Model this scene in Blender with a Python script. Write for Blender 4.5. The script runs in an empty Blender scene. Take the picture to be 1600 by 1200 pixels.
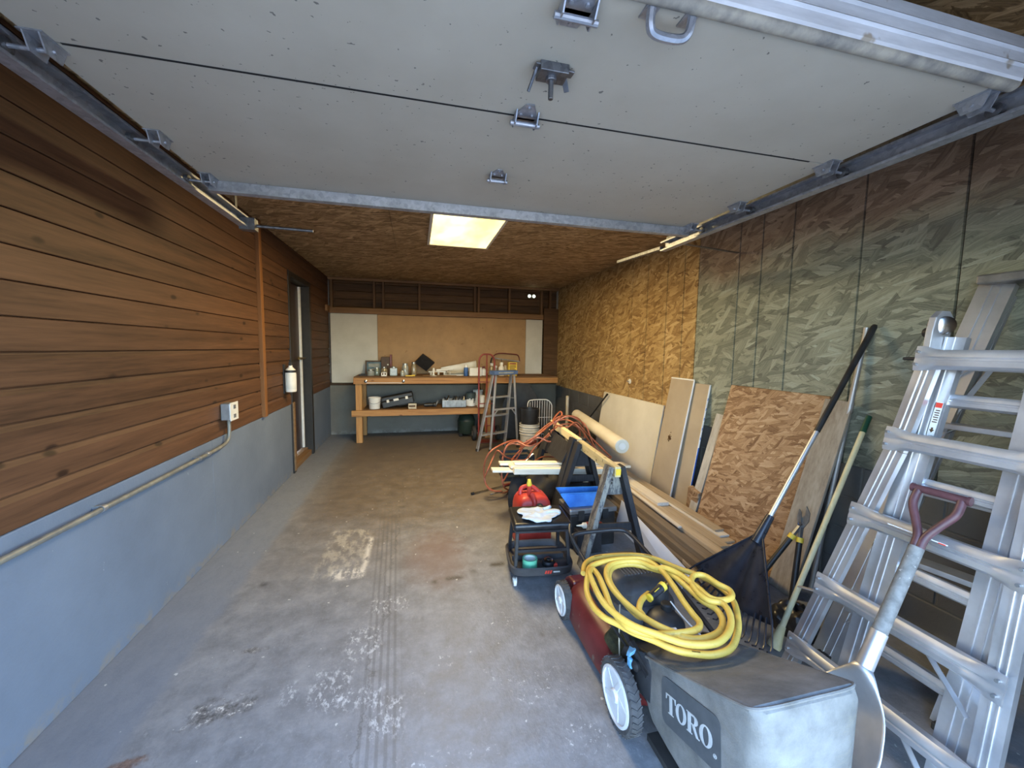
import bpy, bmesh, math, random
from mathutils import Vector, Matrix, Quaternion
sc = bpy.context.scene
C = sc.collection
PI = math.pi
V = Vector

# ------------------------------------------------------------------ camera
cam_data = bpy.data.cameras.new('camera')
cam_data.sensor_width = 36.0
cam_data.lens = 618.735 / 1600 * 36.0
cam_data.clip_start = 0.02
cam = bpy.data.objects.new('camera', cam_data)
C.objects.link(cam)
_r = V((0.97203296, -0.23434907, 0.01524622)); _u = V((0.00595089, 0.08947871, 0.99597096)); _f = V((0.23476908, 0.96802586, -0.08837084))
cam.matrix_world = Matrix(((_r.x, _u.x, -_f.x, 0), (_r.y, _u.y, -_f.y, 0), (_r.z, _u.z, -_f.z, 1.53), (0, 0, 0, 1)))
sc.camera = cam

# ------------------------------------------------------------------ sky, sun, exposure
world = bpy.data.worlds.new('World'); sc.world = world
world.use_nodes = True
wn = world.node_tree.nodes; wl = world.node_tree.links
bg = wn['Background']
sky = wn.new('ShaderNodeTexSky')
sky.sky_type = 'NISHITA'
sky.sun_disc = False
sky.sun_elevation = math.radians(38)
sky.sun_rotation = math.radians(-25)
sky.air_density = 1.0; sky.dust_density = .6; sky.ozone_density = 2.0
wl.new(sky.outputs['Color'], bg.inputs['Color'])
bg.inputs['Strength'].default_value = SKY = 1.22
sun_data = bpy.data.lights.new('sun', 'SUN'); sun_data.energy = 9.0; sun_data.angle = 0.009; sun_data.color = (1, .95, .86)
sun = bpy.data.objects.new('sun', sun_data); C.objects.link(sun)
# the sun stands behind the garage: the opening looks into open shade and blue sky
sun.rotation_euler = V((0.35, -0.72, -0.62)).to_track_quat('-Z', 'Y').to_euler()
sun.location = (0, 12, 14)
sc.view_settings.view_transform = 'Standard'
sc.view_settings.look = 'None'
sc.view_settings.gamma = 1.0
sc.view_settings.use_curve_mapping = False
sc.view_settings.exposure = 1.2
sc.cycles.use_denoising = True
sc.cycles.max_bounces = 6
sc.cycles.diffuse_bounces = 4
sc.cycles.glossy_bounces = 3
sc.cycles.sample_clamp_indirect = 8.0
sc.cycles.caustics_reflective = False
sc.cycles.caustics_refractive = False

# ------------------------------------------------------------------ mesh helpers
class MB:
    def __init__(s): s.v = []; s.f = []; s.m = None
    def add(s, vs, fs):
        b = len(s.v); s.v += [V(v) for v in vs]; s.f += [tuple(b + i for i in f) for f in fs]; return s
    def box(s, lo, hi):
        x0, y0, z0 = lo; x1, y1, z1 = hi
        return s.add([(x0,y0,z0),(x1,y0,z0),(x1,y1,z0),(x0,y1,z0),(x0,y0,z1),(x1,y0,z1),(x1,y1,z1),(x0,y1,z1)],
                     [(0,3,2,1),(4,5,6,7),(0,1,5,4),(1,2,6,5),(2,3,7,6),(3,0,4,7)])
    def bar(s, p, q, w, h, up=(0,0,1), w2=None, h2=None):
        """rectangular bar from p to q, w across, h along up"""
        p = V(p); q = V(q); d = (q - p).normalized(); up = V(up)
        side = d.cross(up)
        if side.length < 1e-5: side = d.cross(V((0,1,0)))
        side.normalize(); u = side.cross(d).normalized()
        w2 = w if w2 is None else w2; h2 = h if h2 is None else h2
        vs = []
        for o, a, b in ((p, w/2, h/2), (q, w2/2, h2/2)):
            vs += [o - side*a - u*b, o + side*a - u*b, o + side*a + u*b, o - side*a + u*b]
        return s.add(vs, [(0,3,2,1),(4,5,6,7),(0,1,5,4),(1,2,6,5),(2,3,7,6),(3,0,4,7)])
    def cyl(s, p, q, r, r2=None, n=16, cap=True):
        p = V(p); q = V(q); d = (q - p).normalized(); r2 = r if r2 is None else r2
        a = d.orthogonal().normalized(); b = d.cross(a)
        vs = []
        for o, rr in ((p, r), (q, r2)):
            for i in range(n):
                t = 2*PI*i/n; vs.append(o + a*math.cos(t)*rr + b*math.sin(t)*rr)
        fs = [(i, (i+1) % n, n + (i+1) % n, n + i) for i in range(n)]
        if cap: fs += [tuple(range(n-1, -1, -1)), tuple(range(n, 2*n))]
        return s.add(vs, fs)
    def lathe(s, prof, o=(0,0,0), ax=(0,0,1), n=24, closed=False):
        """prof: (radius, height) pairs"""
        o = V(o); d = V(ax).normalized(); a = d.orthogonal().normalized(); b = d.cross(a)
        vs = []; k = len(prof)
        for (r, h) in prof:
            for i in range(n):
                t = 2*PI*i/n; vs.append(o + d*h + a*math.cos(t)*r + b*math.sin(t)*r)
        fs = []
        for j in range(k if closed else k-1):
            j2 = (j+1) % k
            for i in range(n):
                fs.append((j*n+i, j*n+(i+1) % n, j2*n+(i+1) % n, j2*n+i))
        if not closed:
            if prof[0][0] > 1e-6: fs.append(tuple(range(n-1, -1, -1)))
            if prof[-1][0] > 1e-6: fs.append(tuple((k-1)*n + i for i in range(n)))
        return s.add(vs, fs)
    def tube(s, pts, r, n=8, closed=False, flat=None):
        pts = [V(p) for p in pts]; k = len(pts)
        vs = []; prev = None
        for i in range(k):
            if closed: t = pts[(i+1) % k] - pts[i-1]
            else: t = pts[min(i+1, k-1)] - pts[max(i-1, 0)]
            t.normalize()
            if prev is None: a = t.orthogonal().normalized()
            else:
                a = prev - t * prev.dot(t)
                a = a.normalized() if a.length > 1e-6 else t.orthogonal().normalized()
            prev = a; b = t.cross(a)
            rr = r[i] if isinstance(r, (list, tuple)) else r
            for j in range(n):
                w = 2*PI*j/n; vs.append(pts[i] + a*math.cos(w)*rr + b*math.sin(w)*rr)
        fs = []
        for i in range(k if closed else k-1):
            i2 = (i+1) % k
            for j in range(n): fs.append((i*n+j, i*n+(j+1) % n, i2*n+(j+1) % n, i2*n+j))
        if not closed: fs += [tuple(range(n-1, -1, -1)), tuple((k-1)*n+j for j in range(n))]
        return s.add(vs, fs)
    def prism(s, poly, o, ax, ay, depth):
        """poly of 2d points in the frame o, ax, ay, extruded by the vector depth"""
        o = V(o); ax = V(ax); ay = V(ay); depth = V(depth); n = len(poly)
        vs = [o + ax*p[0] + ay*p[1] for p in poly]; vs += [v + depth for v in vs]
        return s.add(vs, [tuple(range(n-1, -1, -1)), tuple(range(n, 2*n))] + [(i, (i+1) % n, n+(i+1) % n, n+i) for i in range(n)])
    def grid(s, fn, nu, nv):
        vs = [fn(i/nu, j/nv) for j in range(nv+1) for i in range(nu+1)]
        return s.add(vs, [(j*(nu+1)+i, j*(nu+1)+i+1, (j+1)*(nu+1)+i+1, (j+1)*(nu+1)+i) for j in range(nv) for i in range(nu)])
    def quad8(s, a, b):
        """box from two four-corner rings"""
        return s.add(list(a) + list(b), [(0,3,2,1),(4,5,6,7),(0,1,5,4),(1,2,6,5),(2,3,7,6),(3,0,4,7)])
    def xf(s, m):
        s.v = [m @ v for v in s.v]; return s
    def mesh(s, name):
        me = bpy.data.meshes.new(name)
        me.from_pydata([tuple(v) for v in s.v], [], s.f)
        bm = bmesh.new(); bm.from_mesh(me); bmesh.ops.recalc_face_normals(bm, faces=bm.faces); bm.to_mesh(me); bm.free()
        return me
    def build(s, name, mat, parent=None, smooth=False, bevel=0, seg=2, subsurf=0, solid=0, label=None):
        me = s.mesh(name)
        return place(name, me, mat, parent, smooth, bevel, seg, subsurf, solid, label)

def place(name, me, mat, parent=None, smooth=False, bevel=0, seg=2, subsurf=0, solid=0, label=None):
    o = bpy.data.objects.new(name, me); C.objects.link(o)
    if mat is not None and not me.materials: me.materials.append(M[mat])
    if parent is not None:
        o.parent = parent
        o.matrix_parent_inverse = INV(parent)
    if solid:
        md = o.modifiers.new('thickness', 'SOLIDIFY'); md.thickness = solid; md.offset = 0
    if bevel:
        md = o.modifiers.new('bevel', 'BEVEL'); md.width = bevel; md.segments = seg; md.limit_method = 'ANGLE'; md.angle_limit = math.radians(40)
    if subsurf:
        md = o.modifiers.new('subsurf', 'SUBSURF'); md.levels = subsurf; md.render_levels = subsurf
    if smooth:
        for p in me.polygons: p.use_smooth = True
        try: me.set_sharp_from_angle(angle=math.radians(42))
        except Exception: pass
    if label: o['label'] = label
    return o

def INV(o):
    m = Matrix.Identity(4)
    while o is not None:
        l = Matrix.LocRotScale(o.location, o.rotation_euler, o.scale)
        m = (o.matrix_parent_inverse @ l if o.parent is not None else l) @ m
        o = o.parent
    return m.inverted()

def tag(o, label, cat, group=None):
    o['label'] = label; o['category'] = cat
    if group: o['group'] = group
    return o
def struct(o): o['kind'] = 'structure'; return o
def thing(name, loc, label, cat, group=None):
    o = bpy.data.objects.new(name, None); C.objects.link(o); o.empty_display_size = .05
    o.location = loc
    return tag(o, label, cat, group)
def origin(o, loc):
    """move the origin of a mesh built in world coordinates"""
    loc = V(loc); o.data.transform(Matrix.Translation(-loc)); o.location = loc; return o
def catmull(pts, per=8, closed=False):
    P = [V(p) for p in pts]; n = len(P); out = []
    for i in range(n if closed else n-1):
        if closed: a, b, c, d = P[i-1], P[i], P[(i+1) % n], P[(i+2) % n]
        else: a, b, c, d = P[max(i-1, 0)], P[i], P[i+1], P[min(i+2, n-1)]
        for k in range(per):
            t = k/per
            out.append(0.5*((2*b) + (c-a)*t + (2*a-5*b+4*c-d)*t*t + (3*b-a-3*c+d)*t*t*t))
    if not closed: out.append(P[-1])
    return out

# ------------------------------------------------------------------ materials
M = {}
class NT:
    def __init__(s, name):
        m = bpy.data.materials.new(name); m.use_nodes = True; s.m = m; M[name] = m
        s.n = m.node_tree.nodes; s.l = m.node_tree.links; s.b = s.n['Principled BSDF']
        g = s.n.new('ShaderNodeNewGeometry'); s.pos = g.outputs['Position']
    def lk(s, a, b): s.l.new(a, b)
    def val(s, x, sock):
        if isinstance(x, (int, float)): sock.default_value = x
        elif isinstance(x, tuple): sock.default_value = x if len(x) == len(sock.default_value) else tuple(x) + (1,)
        else: s.lk(x, sock)
    def mp(s, vec, scale=(1,1,1), rot=(0,0,0), loc=(0,0,0)):
        k = s.n.new('ShaderNodeMapping'); s.lk(vec, k.inputs['Vector'])
        s.val(scale, k.inputs['Scale']); k.inputs['Rotation'].default_value = rot; s.val(loc, k.inputs['Location'])
        return k.outputs['Vector']
    def noise(s, vec, scale=5, detail=4, rough=.55, dist=0, col=False):
        k = s.n.new('ShaderNodeTexNoise'); s.lk(vec, k.inputs['Vector']); s.val(scale, k.inputs['Scale'])
        k.inputs['Detail'].default_value = detail; k.inputs['Roughness'].default_value = rough; k.inputs['Distortion'].default_value = dist
        return k.outputs['Color' if col else 'Fac']
    def voro(s, vec, scale=5, feature='F1', dim='3D', rnd=1.0):
        k = s.n.new('ShaderNodeTexVoronoi'); k.voronoi_dimensions = dim; k.feature = feature; s.lk(vec, k.inputs['Vector'])
        k.inputs['Scale'].default_value = scale; k.inputs['Randomness'].default_value = rnd
        return k
    def ramp(s, fac, stops, interp='LINEAR'):
        k = s.n.new('ShaderNodeValToRGB'); s.lk(fac, k.inputs['Fac']); e = k.color_ramp.elements; k.color_ramp.interpolation = interp
        while len(e) < len(stops): e.new(.5)
        for el, (p, c) in zip(e, stops):
            el.position = p; el.color = (c, c, c, 1) if isinstance(c, (int, float)) else tuple(c) + (1,)
        return k.outputs['Color']
    def math(s, op, a, b=0.0, c=None, clamp=False):
        k = s.n.new('ShaderNodeMath'); k.operation = op; k.use_clamp = clamp
        s.val(a, k.inputs[0]); s.val(b, k.inputs[1])
        if c is not None: s.val(c, k.inputs[2])
        return k.outputs[0]
    def mix(s, fac, a, b, mode='MIX'):
        k = s.n.new('ShaderNodeMix'); k.data_type = 'RGBA'; k.blend_type = mode
        s.val(fac, k.inputs[0]); s.val(a, k.inputs[6]); s.val(b, k.inputs[7]); return k.outputs[2]
    def sep(s, vec):
        k = s.n.new('ShaderNodeSeparateXYZ'); s.lk(vec, k.inputs[0]); return k.outputs
    def comb(s, x, y, z=0.0):
        k = s.n.new('ShaderNodeCombineXYZ')
        for i, a in enumerate((x, y, z)): s.val(a, k.inputs[i])
        return k.outputs[0]
    def rnd(s):
        k = s.n.new('ShaderNodeObjectInfo'); return k.outputs['Random']
    def obj(s):
        k = s.n.new('ShaderNodeTexCoord'); return k.outputs['Object']
    def step(s, x, lo, hi):
        k = s.n.new('ShaderNodeMapRange'); k.interpolation_type = 'SMOOTHSTEP'; s.val(x, k.inputs['Value'])
        s.val(lo, k.inputs['From Min']); s.val(hi, k.inputs['From Max']); return k.outputs[0]
    def inbox(s, x, lo, hi, soft=.03):
        return s.math('MULTIPLY', s.step(x, lo-soft, lo+soft), s.math('SUBTRACT', 1.0, s.step(x, hi-soft, hi+soft)))
    def bump(s, h, strength=.3, dist=.01):
        k = s.n.new('ShaderNodeBump'); k.inputs['Strength'].default_value = strength; k.inputs['Distance'].default_value = dist
        s.lk(h, k.inputs['Height']); s.lk(k.outputs[0], s.b.inputs['Normal'])
    def out(s, col, rough=.6, metal=0.0, spec=.5):
        s.val(col, s.b.inputs['Base Color']); s.val(rough, s.b.inputs['Roughness']); s.val(metal, s.b.inputs['Metallic'])
        s.b.inputs['Specular IOR Level'].default_value = spec
        return s.m

def plain(name, c1, c2=None, rough=.55, metal=0.0, scale=12, stretch=(1,1,1), bump=.0, spec=.4, speck=None, lo=.35, hi=.65):
    t = NT(name); v = t.mp(t.pos, stretch)
    c2 = c2 or tuple(min(1, x*1.18 + .006) for x in c1)
    n = t.noise(v, scale, 5, .6)
    col = t.ramp(n, [(lo, c1), (hi, c2)])
    if speck:
        col = t.mix(t.step(t.noise(t.pos, speck[1], 3, .6), speck[2], speck[2]+.06), col, speck[0])
    r = t.math('MULTIPLY_ADD', n, .25, rough - .12)
    if bump: t.bump(n, bump, .004)
    return t.out(col, r, metal, spec)

def wood(name, dark, light, axis, rough=.6, knot=None, spread=1.0, fine=1.0, bump=.15):
    """wood whose grain runs along the axis (0 x, 1 y, 2 z); every piece gets its own shade"""
    t = NT(name)
    st = [9.0, 9.0, 9.0]; st[axis] = .55
    off = t.math('MULTIPLY', t.rnd(), 37.0)
    v = t.mp(t.pos, tuple(st), loc=t.comb(off, off, off))
    n1 = t.noise(v, 2.2*fine, 6, .65, .35)
    n2 = t.noise(t.mp(t.pos, tuple(a*3 for a in st)), 3.0*fine, 3, .6)
    f = t.math('MULTIPLY_ADD', n2, .35, t.math('MULTIPLY', n1, .75))
    f = t.math('ADD', f, t.math('MULTIPLY_ADD', t.rnd(), .22*spread, -.14*spread))
    col = t.ramp(f, [(.30, dark), (.72, light)])
    if knot:
        kv = [3.2, 3.2, 3.2]; kv[axis] = 1.5
        k = t.voro(t.mp(t.pos, tuple(kv), loc=t.comb(off, off, off)), 2.3)
        d = t.math('ADD', k.outputs['Distance'], t.math('MULTIPLY', n1, .1))
        col = t.mix(t.math('SUBTRACT', 1.0, t.step(d, .115, .20)), col, knot)
    t.bump(f, bump, .004)
    return t.out(col, rough, 0, .3)

def osb(name, ax, stops, size=1.0, green=None, rough=.75, thr=.40):
    """oriented strand board seen along two axes; layers of flakes in several directions"""
    t = NT(name); p = t.sep(t.pos)
    uv = t.comb(p[ax[0]], p[ax[1]])
    def warp(uv, sc_, amt, det):
        w = t.noise(uv, sc_/size, det, .6, col=True)
        wv = t.n.new('ShaderNodeVectorMath'); wv.operation = 'MULTIPLY_ADD'
        t.lk(w, wv.inputs[0]); wv.inputs[1].default_value = (amt*size,)*3; t.lk(uv, wv.inputs[2]); return wv.outputs[0]
    uv0 = uv; uv = warp(warp(uv, 3, .03, 1), 30, .016, 4)
    val = None
    for i, (ang, sx, sy) in enumerate(((6, 4.2, 22), (-38, 5.0, 24), (27, 3.8, 19), (-14, 5.2, 26), (58, 4.8, 22), (14, 5.5, 30))):
        lv = t.mp(t.mp(uv, rot=(0, 0, math.radians(ang)), loc=(i*3.7, i*1.9, 0)), (sx/size, sy/size, 1))
        k = t.voro(lv, 1.0, 'F1', '2D')
        cs = t.sep(k.outputs['Color'])
        grain = t.noise(t.mp(lv, (.5, 3.2, 1)), 1.6, 3, .6)
        shade = t.math('ADD', t.math('MULTIPLY', cs[0], .40), t.math('MULTIPLY_ADD', grain, .70, -.05))
        shade = t.math('MULTIPLY_ADD', t.step(k.outputs['Distance'], .45, .8), -.12, shade)
        if val is None: val = shade
        else:
            mk = t.math('MULTIPLY', t.math('GREATER_THAN', cs[1], thr + .05*i), t.step(k.outputs['Distance'], .80, .60))
            mm = t.n.new('ShaderNodeMix'); t.lk(mk, mm.inputs[0]); t.lk(val, mm.inputs[2]); t.lk(shade, mm.inputs[3]); val = mm.outputs[0]
    big = t.noise(uv0, 1.1, 3, .5); fine = t.noise(uv0, 70, 3, .7)
    f = t.math('ADD', t.math('MULTIPLY_ADD', fine, .14, val), t.math('MULTIPLY_ADD', big, .3, -.22))
    col = t.ramp(f, stops)
    if green: col = green(t, p, col, f)
    t.bump(f, .3, .006)
    return t.out(col, rough, 0, .25)

# materials of the building
wood('siding', (.040, .0185, .0095), (.128, .060, .030), 1, .6, knot=(.024, .010, .005), spread=.7, bump=.25)
wood('siding_x', (.026, .013, .006), (.11, .055, .022), 0, .7)
wood('post_wood', (.09, .035, .011), (.22, .095, .032), 2, .6)
wood('stud_wood', (.07, .035, .016), (.16, .085, .038), 2, .7)
wood('ledge_wood', (.13, .065, .028), (.27, .145, .062), 0, .65)
wood('bench_wood', (.24, .105, .032), (.50, .26, .085), 0, .55, knot=(.13, .05, .015))
wood('bench_wood_z', (.24, .105, .032), (.50, .26, .085), 2, .55, knot=(.13, .05, .015))
wood('bench_top', (.10, .05, .02), (.22, .12, .05), 0, .7)
wood('threshold_wood', (.10, .055, .025), (.24, .14, .065), 1, .7)
plain('door_dark', (.018, .009, .006), (.038, .018, .011), .4, scale=6)
plain('frame_dark', (.010, .009, .008), (.022, .018, .015), .5)
plain('white_strip', (.62, .62, .62), (.75, .75, .74), .5)
plain('white_panel', (.47, .44, .38), (.54, .51, .45), .55, scale=3)
plain('hardboard', (.30, .175, .075), (.37, .22, .10), .6, scale=5, speck=((.2, .1, .04), 14, .66))
plain('sill_dark', (.03, .018, .01), (.06, .035, .018), .8)
plain('brass', (.35, .22, .07), (.5, .34, .12), .3, 1.0)
plain('driveway', (.30, .29, .28), (.40, .385, .365), .9, scale=20)
plain('outer_wall', (.28, .25, .22), (.33, .3, .27), .9)

def curb(name, ca, cb):
    t = NT(name)
    n = t.noise(t.mp(t.pos, (1, 1, 1)), 2.2, 6, .6); f = t.noise(t.pos, 45, 3, .7)
    col = t.ramp(n, [(.3, ca), (.7, cb)])
    col = t.mix(t.step(t.noise(t.mp(t.pos, (1, 1, .5)), 18, 4, .7), .70, .76), col, (.40, .42, .45))
    p = t.sep(t.pos)
    low = t.math('SUBTRACT', 1.0, t.step(p[2], .0, .10))
    col = t.mix(t.math('MULTIPLY', low, t.step(t.noise(t.pos, 9, 5, .7), .45, .6)), col, (.20, .19, .18))
    t.bump(t.math('MULTIPLY_ADD', f, .4, n), .35, .012)
    return t.out(col, .6, 0, .35)
curb('curb_paint', (.118, .148, .200), (.155, .192, .255))
curb('curb_back', (.098, .090, .076), (.140, .130, .112))
curb('block_grey', (.085, .085, .085), (.13, .13, .128))

def floor_mat():
    t = NT('floor_concrete'); p = t.sep(t.pos); x, y = p[0], p[1]
    n1 = t.noise(t.pos, 1.3, 6, .6); n2 = t.noise(t.pos, 7, 6, .7); n3 = t.noise(t.pos, 60, 4, .75)
    col = t.ramp(n1, [(.34, (.150, .158, .172)), (.5, (.192, .202, .220)), (.66, (.230, .242, .262))])
    col = t.mix(.5, col, t.ramp(n2, [(.33, (.110, .115, .122)), (.5, (.20, .208, .222)), (.67, (.32, .33, .345))]))
    n4 = t.noise(t.mp(t.pos, (1, .45, 1)), 16, 6, .75)
    col = t.mix(t.math('MULTIPLY', t.step(n4, .52, .72), .35), col, (.085, .086, .09))
    col = t.mix(t.math('MULTIPLY', t.step(t.noise(t.mp(t.pos, (1, .6, 1)), 21, 6, .8), .57, .70), .30), col, (.42, .43, .44))
    col = t.mix(t.math('MULTIPLY', t.step(n3, .5, .75), .25), col, (.36, .36, .36))
    # brown zone in the middle and back: warm lamplight put into the colour
    br = t.math('MULTIPLY', t.step(t.math('ADD', y, t.math('MULTIPLY_ADD', n1, 2.4, -1.2)), 2.3, 4.2), t.step(x, -1.35, -.75))
    col = t.mix(t.math('MULTIPLY', br, .85), col, t.ramp(n2, [(.3, (.070, .052, .036)), (.7, (.135, .104, .074))]))
    # reddish stain
    d = t.math('ADD', t.math('POWER', t.math('DIVIDE', t.math('SUBTRACT', x, .15), .30), 2.0), t.math('POWER', t.math('DIVIDE', t.math('SUBTRACT', y, 2.85), .55), 2.0))
    red = t.math('SUBTRACT', 1.0, t.step(t.math('MULTIPLY_ADD', n2, 1.4, d), .5, 1.7))
    col = t.mix(t.math('MULTIPLY', red, .55), col, (.17, .10, .08))
    # painted strip along the left wall
    st = t.math('SUBTRACT', 1.0, t.step(t.math('MULTIPLY_ADD', n2, .10, x), -1.08, -1.01))
    col = t.mix(t.math('MULTIPLY', st, .8), col, t.ramp(n4, [(.3, (.15, .172, .212)), (.7, (.205, .232, .278))]))
    # tyre tracks: long dark lines
    wv = t.math('SINE', t.math('MULTIPLY', t.math('ADD', x, t.math('MULTIPLY', y, .045)), 190.0))
    tr = t.math('MULTIPLY', t.inbox(t.math('ADD', x, t.math('MULTIPLY', y, .045)), -.17, .00, .03), t.step(wv, -.2, .8))
    tr = t.math('MULTIPLY', tr, t.math('SUBTRACT', 1.0, t.step(y, 3.0, 4.2)))
    col = t.mix(t.math('MULTIPLY', tr, .42), col, (.085, .088, .095))
    # white paint and plaster scuffs, each with its own place
    gran = t.noise(t.pos, 34, 4, .75); smear = t.noise(t.mp(t.pos, (1, .5, 1)), 15, 7, .72)
    def patch(x0, x1, y0, y1, c, amt, thr=.5, sk=0.0, src=None):
        nonlocal col
        xs = t.math('ADD', x, t.math('MULTIPLY', y, sk)) if sk else x
        xs = t.math('MULTIPLY_ADD', n2, .05, t.math('SUBTRACT', xs, .025))
        m = t.math('MULTIPLY', t.inbox(xs, x0, x1, .02), t.inbox(y, y0, y1, .03))
        m = t.math('MULTIPLY', m, t.step(src or gran, thr, thr+.16))
        col = t.mix(t.math('MULTIPLY', m, amt), col, c)
    W = (.62, .60, .55)
    patch(-.68, -.37, 2.72, 3.42, (.40, .38, .33), .62, .44, .0, smear)
    patch(-.56, -.35, 2.67, 2.79, W, .8, .42, .0, smear)
    patch(-.375, -.345, 2.75, 3.25, W, .8, .36, .0, smear)
    inv = t.noise(t.mp(t.pos, (1.0, .55, 1), rot=(0, 0, .35)), 42, 3, .7)
    for (a, b, c0, d0) in ((-.36, -.19, 1.93, 2.16), (-.20, -.06, 1.50, 1.68), (-.58, -.52, 1.75, 1.86), (-.47, -.30, 1.70, 1.90), (-.28, -.06, 2.27, 2.40), (-.40, -.14, 1.66, 1.76)):
        patch(a, b, c0, d0, (.58, .59, .60), .62, .49, src=inv)
    for (a, b, c0, d0) in ((.40, .66, 1.50, 1.68), (.55, .72, 1.26, 1.42), (.08, .16, 1.78, 1.92), (.44, .52, 2.0, 2.12), (-.75, -.70, 2.05, 2.13), (.30, .42, 1.62, 1.74), (-.1, .3, 1.33, 1.40)):
        patch(a, b, c0, d0, (.7, .7, .7), .8, .56)
    # dark oil drips
    for (a, b, c0, d0) in ((.50, .60, 2.62, 2.66), (.09, .12, 2.50, 2.53), (.18, .29, 2.52, 2.55), (.36, .385, 2.58, 2.60), (.43, .45, 2.33, 2.35), (.64, .66, 1.90, 1.92), (-.98, -.94, 2.7, 2.73)):
        patch(a, b, c0, d0, (.018, .014, .012), .95, .3)
    # broken surface: dark rough hollows with white plaster
    for (cx, cy, rx, ry, s) in ((-.82, 1.78, .19, .115, .55), (-.80, 2.11, .10, .035, .2), (-1.03, 1.60, .11, .04, .3)):
        u = t.math('ADD', t.math('SUBTRACT', x, cx), t.math('MULTIPLY', t.math('SUBTRACT', y, cy), -s))
        d = t.math('ADD', t.math('POWER', t.math('DIVIDE', u, rx), 2.0), t.math('POWER', t.math('DIVIDE', t.math('SUBTRACT', y, cy), ry), 2.0))
        m = t.math('SUBTRACT', 1.0, t.step(t.math('ADD', t.math('MULTIPLY_ADD', n2, 2.6, d), t.math('MULTIPLY', n4, 1.2)), 1.9, 2.5))
        c = t.ramp(gran, [(.38, (.045, .042, .04)), (.5, (.14, .14, .14)), (.57, (.22, .21, .2)), (.63, (.68, .67, .64))]) if cy != 1.60 else t.ramp(gran, [(.35, (.07, .04, .03)), (.6, (.2, .13, .1)), (.7, (.5, .45, .4))])
        col = t.mix(t.math('MULTIPLY', m, .9), col, c)
    sp = t.step(t.noise(t.pos, 26, 2, .5), .735, .75)
    col = t.mix(t.math('MULTIPLY', sp, .7), col, (.6, .6, .58))
    # a wiggling crack
    cr = t.math('ABSOLUTE', t.math('SUBTRACT', t.math('ADD', x, t.math('MULTIPLY', t.noise(t.pos, 3.5, 5, .7), .30)), t.math('MULTIPLY_ADD', y, .03, -.12)))
    col = t.mix(t.math('MULTIPLY', t.math('SUBTRACT', 1.0, t.step(cr, .002, .006)), .35), col, (.05, .05, .05))
    t.bump(t.math('MULTIPLY_ADD', n3, .4, t.math('ADD', n2, n4)), .4, .006)
    rough = t.math('MULTIPLY_ADD', n2, .3, .35)
    t.out(col, rough, 0, .45)
floor_mat()

GOLD = [(.18, (0.134, 0.074, 0.029)), (.34, (0.235, 0.140, 0.056)), (.5, (0.336, 0.218, 0.090)), (.66, (0.437, 0.297, 0.134)), (.85, (0.582, 0.437, 0.235))]
def green_tint(t, p, col, f):
    n = t.noise(t.mp(t.pos, (1, 1, 1)), 1.6, 4, .6)
    zz = t.math('MULTIPLY_ADD', n, .9, p[2])
    up = t.math('SUBTRACT', 1.0, t.step(zz, 2.42, 2.85))
    g = t.ramp(f, [(.2, (0.105, 0.107, 0.085)), (.38, (0.161, 0.168, 0.133)), (.52, (0.217, 0.226, 0.174)), (.68, (0.287, 0.295, 0.231)), (.85, (0.350, 0.398, 0.342))])
    br = t.ramp(f, [(.2, (0.094, 0.067, 0.049)), (.45, (0.167, 0.119, 0.084)), (.7, (0.246, 0.186, 0.138)), (.88, (0.348, 0.275, 0.210))])
    return t.mix(up, br, g)
osb('osb_gold', (1, 2), GOLD, .80)
osb('osb_green', (1, 2), GOLD, .88, green_tint)
osb('osb_ceiling', (0, 1), [(.2, (0.151, 0.092, 0.044)), (.45, (0.333, 0.217, 0.103)), (.7, (0.567, 0.392, 0.208)), (.85, (0.734, 0.534, 0.316))], .75)
osb('osb_sheet', (1, 2), [(.2, (.13, .070, .037)), (.36, (.23, .135, .072)), (.52, (.33, .21, .12)), (.68, (.42, .285, .175)), (.85, (.54, .41, .28))], .60)

# ================================================================== THE BUILDING
XL, XR, YB, ZC, YF = -1.436, 2.655, 7.29, 2.69, 0.40
fl = struct(MB().box((XL-.2, YF-.15, -.15), (XR+.2, YB+.3, 0)).build('floor', 'floor_concrete'))
out_ground = MB().box((-14, -16, -.2), (14, YF-.15, -.012)).build('driveway', 'driveway')
struct(out_ground)

ce = struct(MB().box((XL-.2, YF-.15, ZC+.015), (XR+.2, YB+.3, ZC+.17)).build('ceiling', 'outer_wall'))
xs = [XL-.02, -.22, 1.0, 2.22, XR+.02]; ysx = [YF, 2.45, 4.89, YB+.02]
for i in range(4):
    for j in range(3):
        MB().box((xs[i]+.0015, ysx[j]+.0015, ZC), (xs[i+1]-.0015, ysx[j+1]-.0015, ZC+.014)).build('ceiling_panel', 'osb_ceiling', ce)

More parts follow.
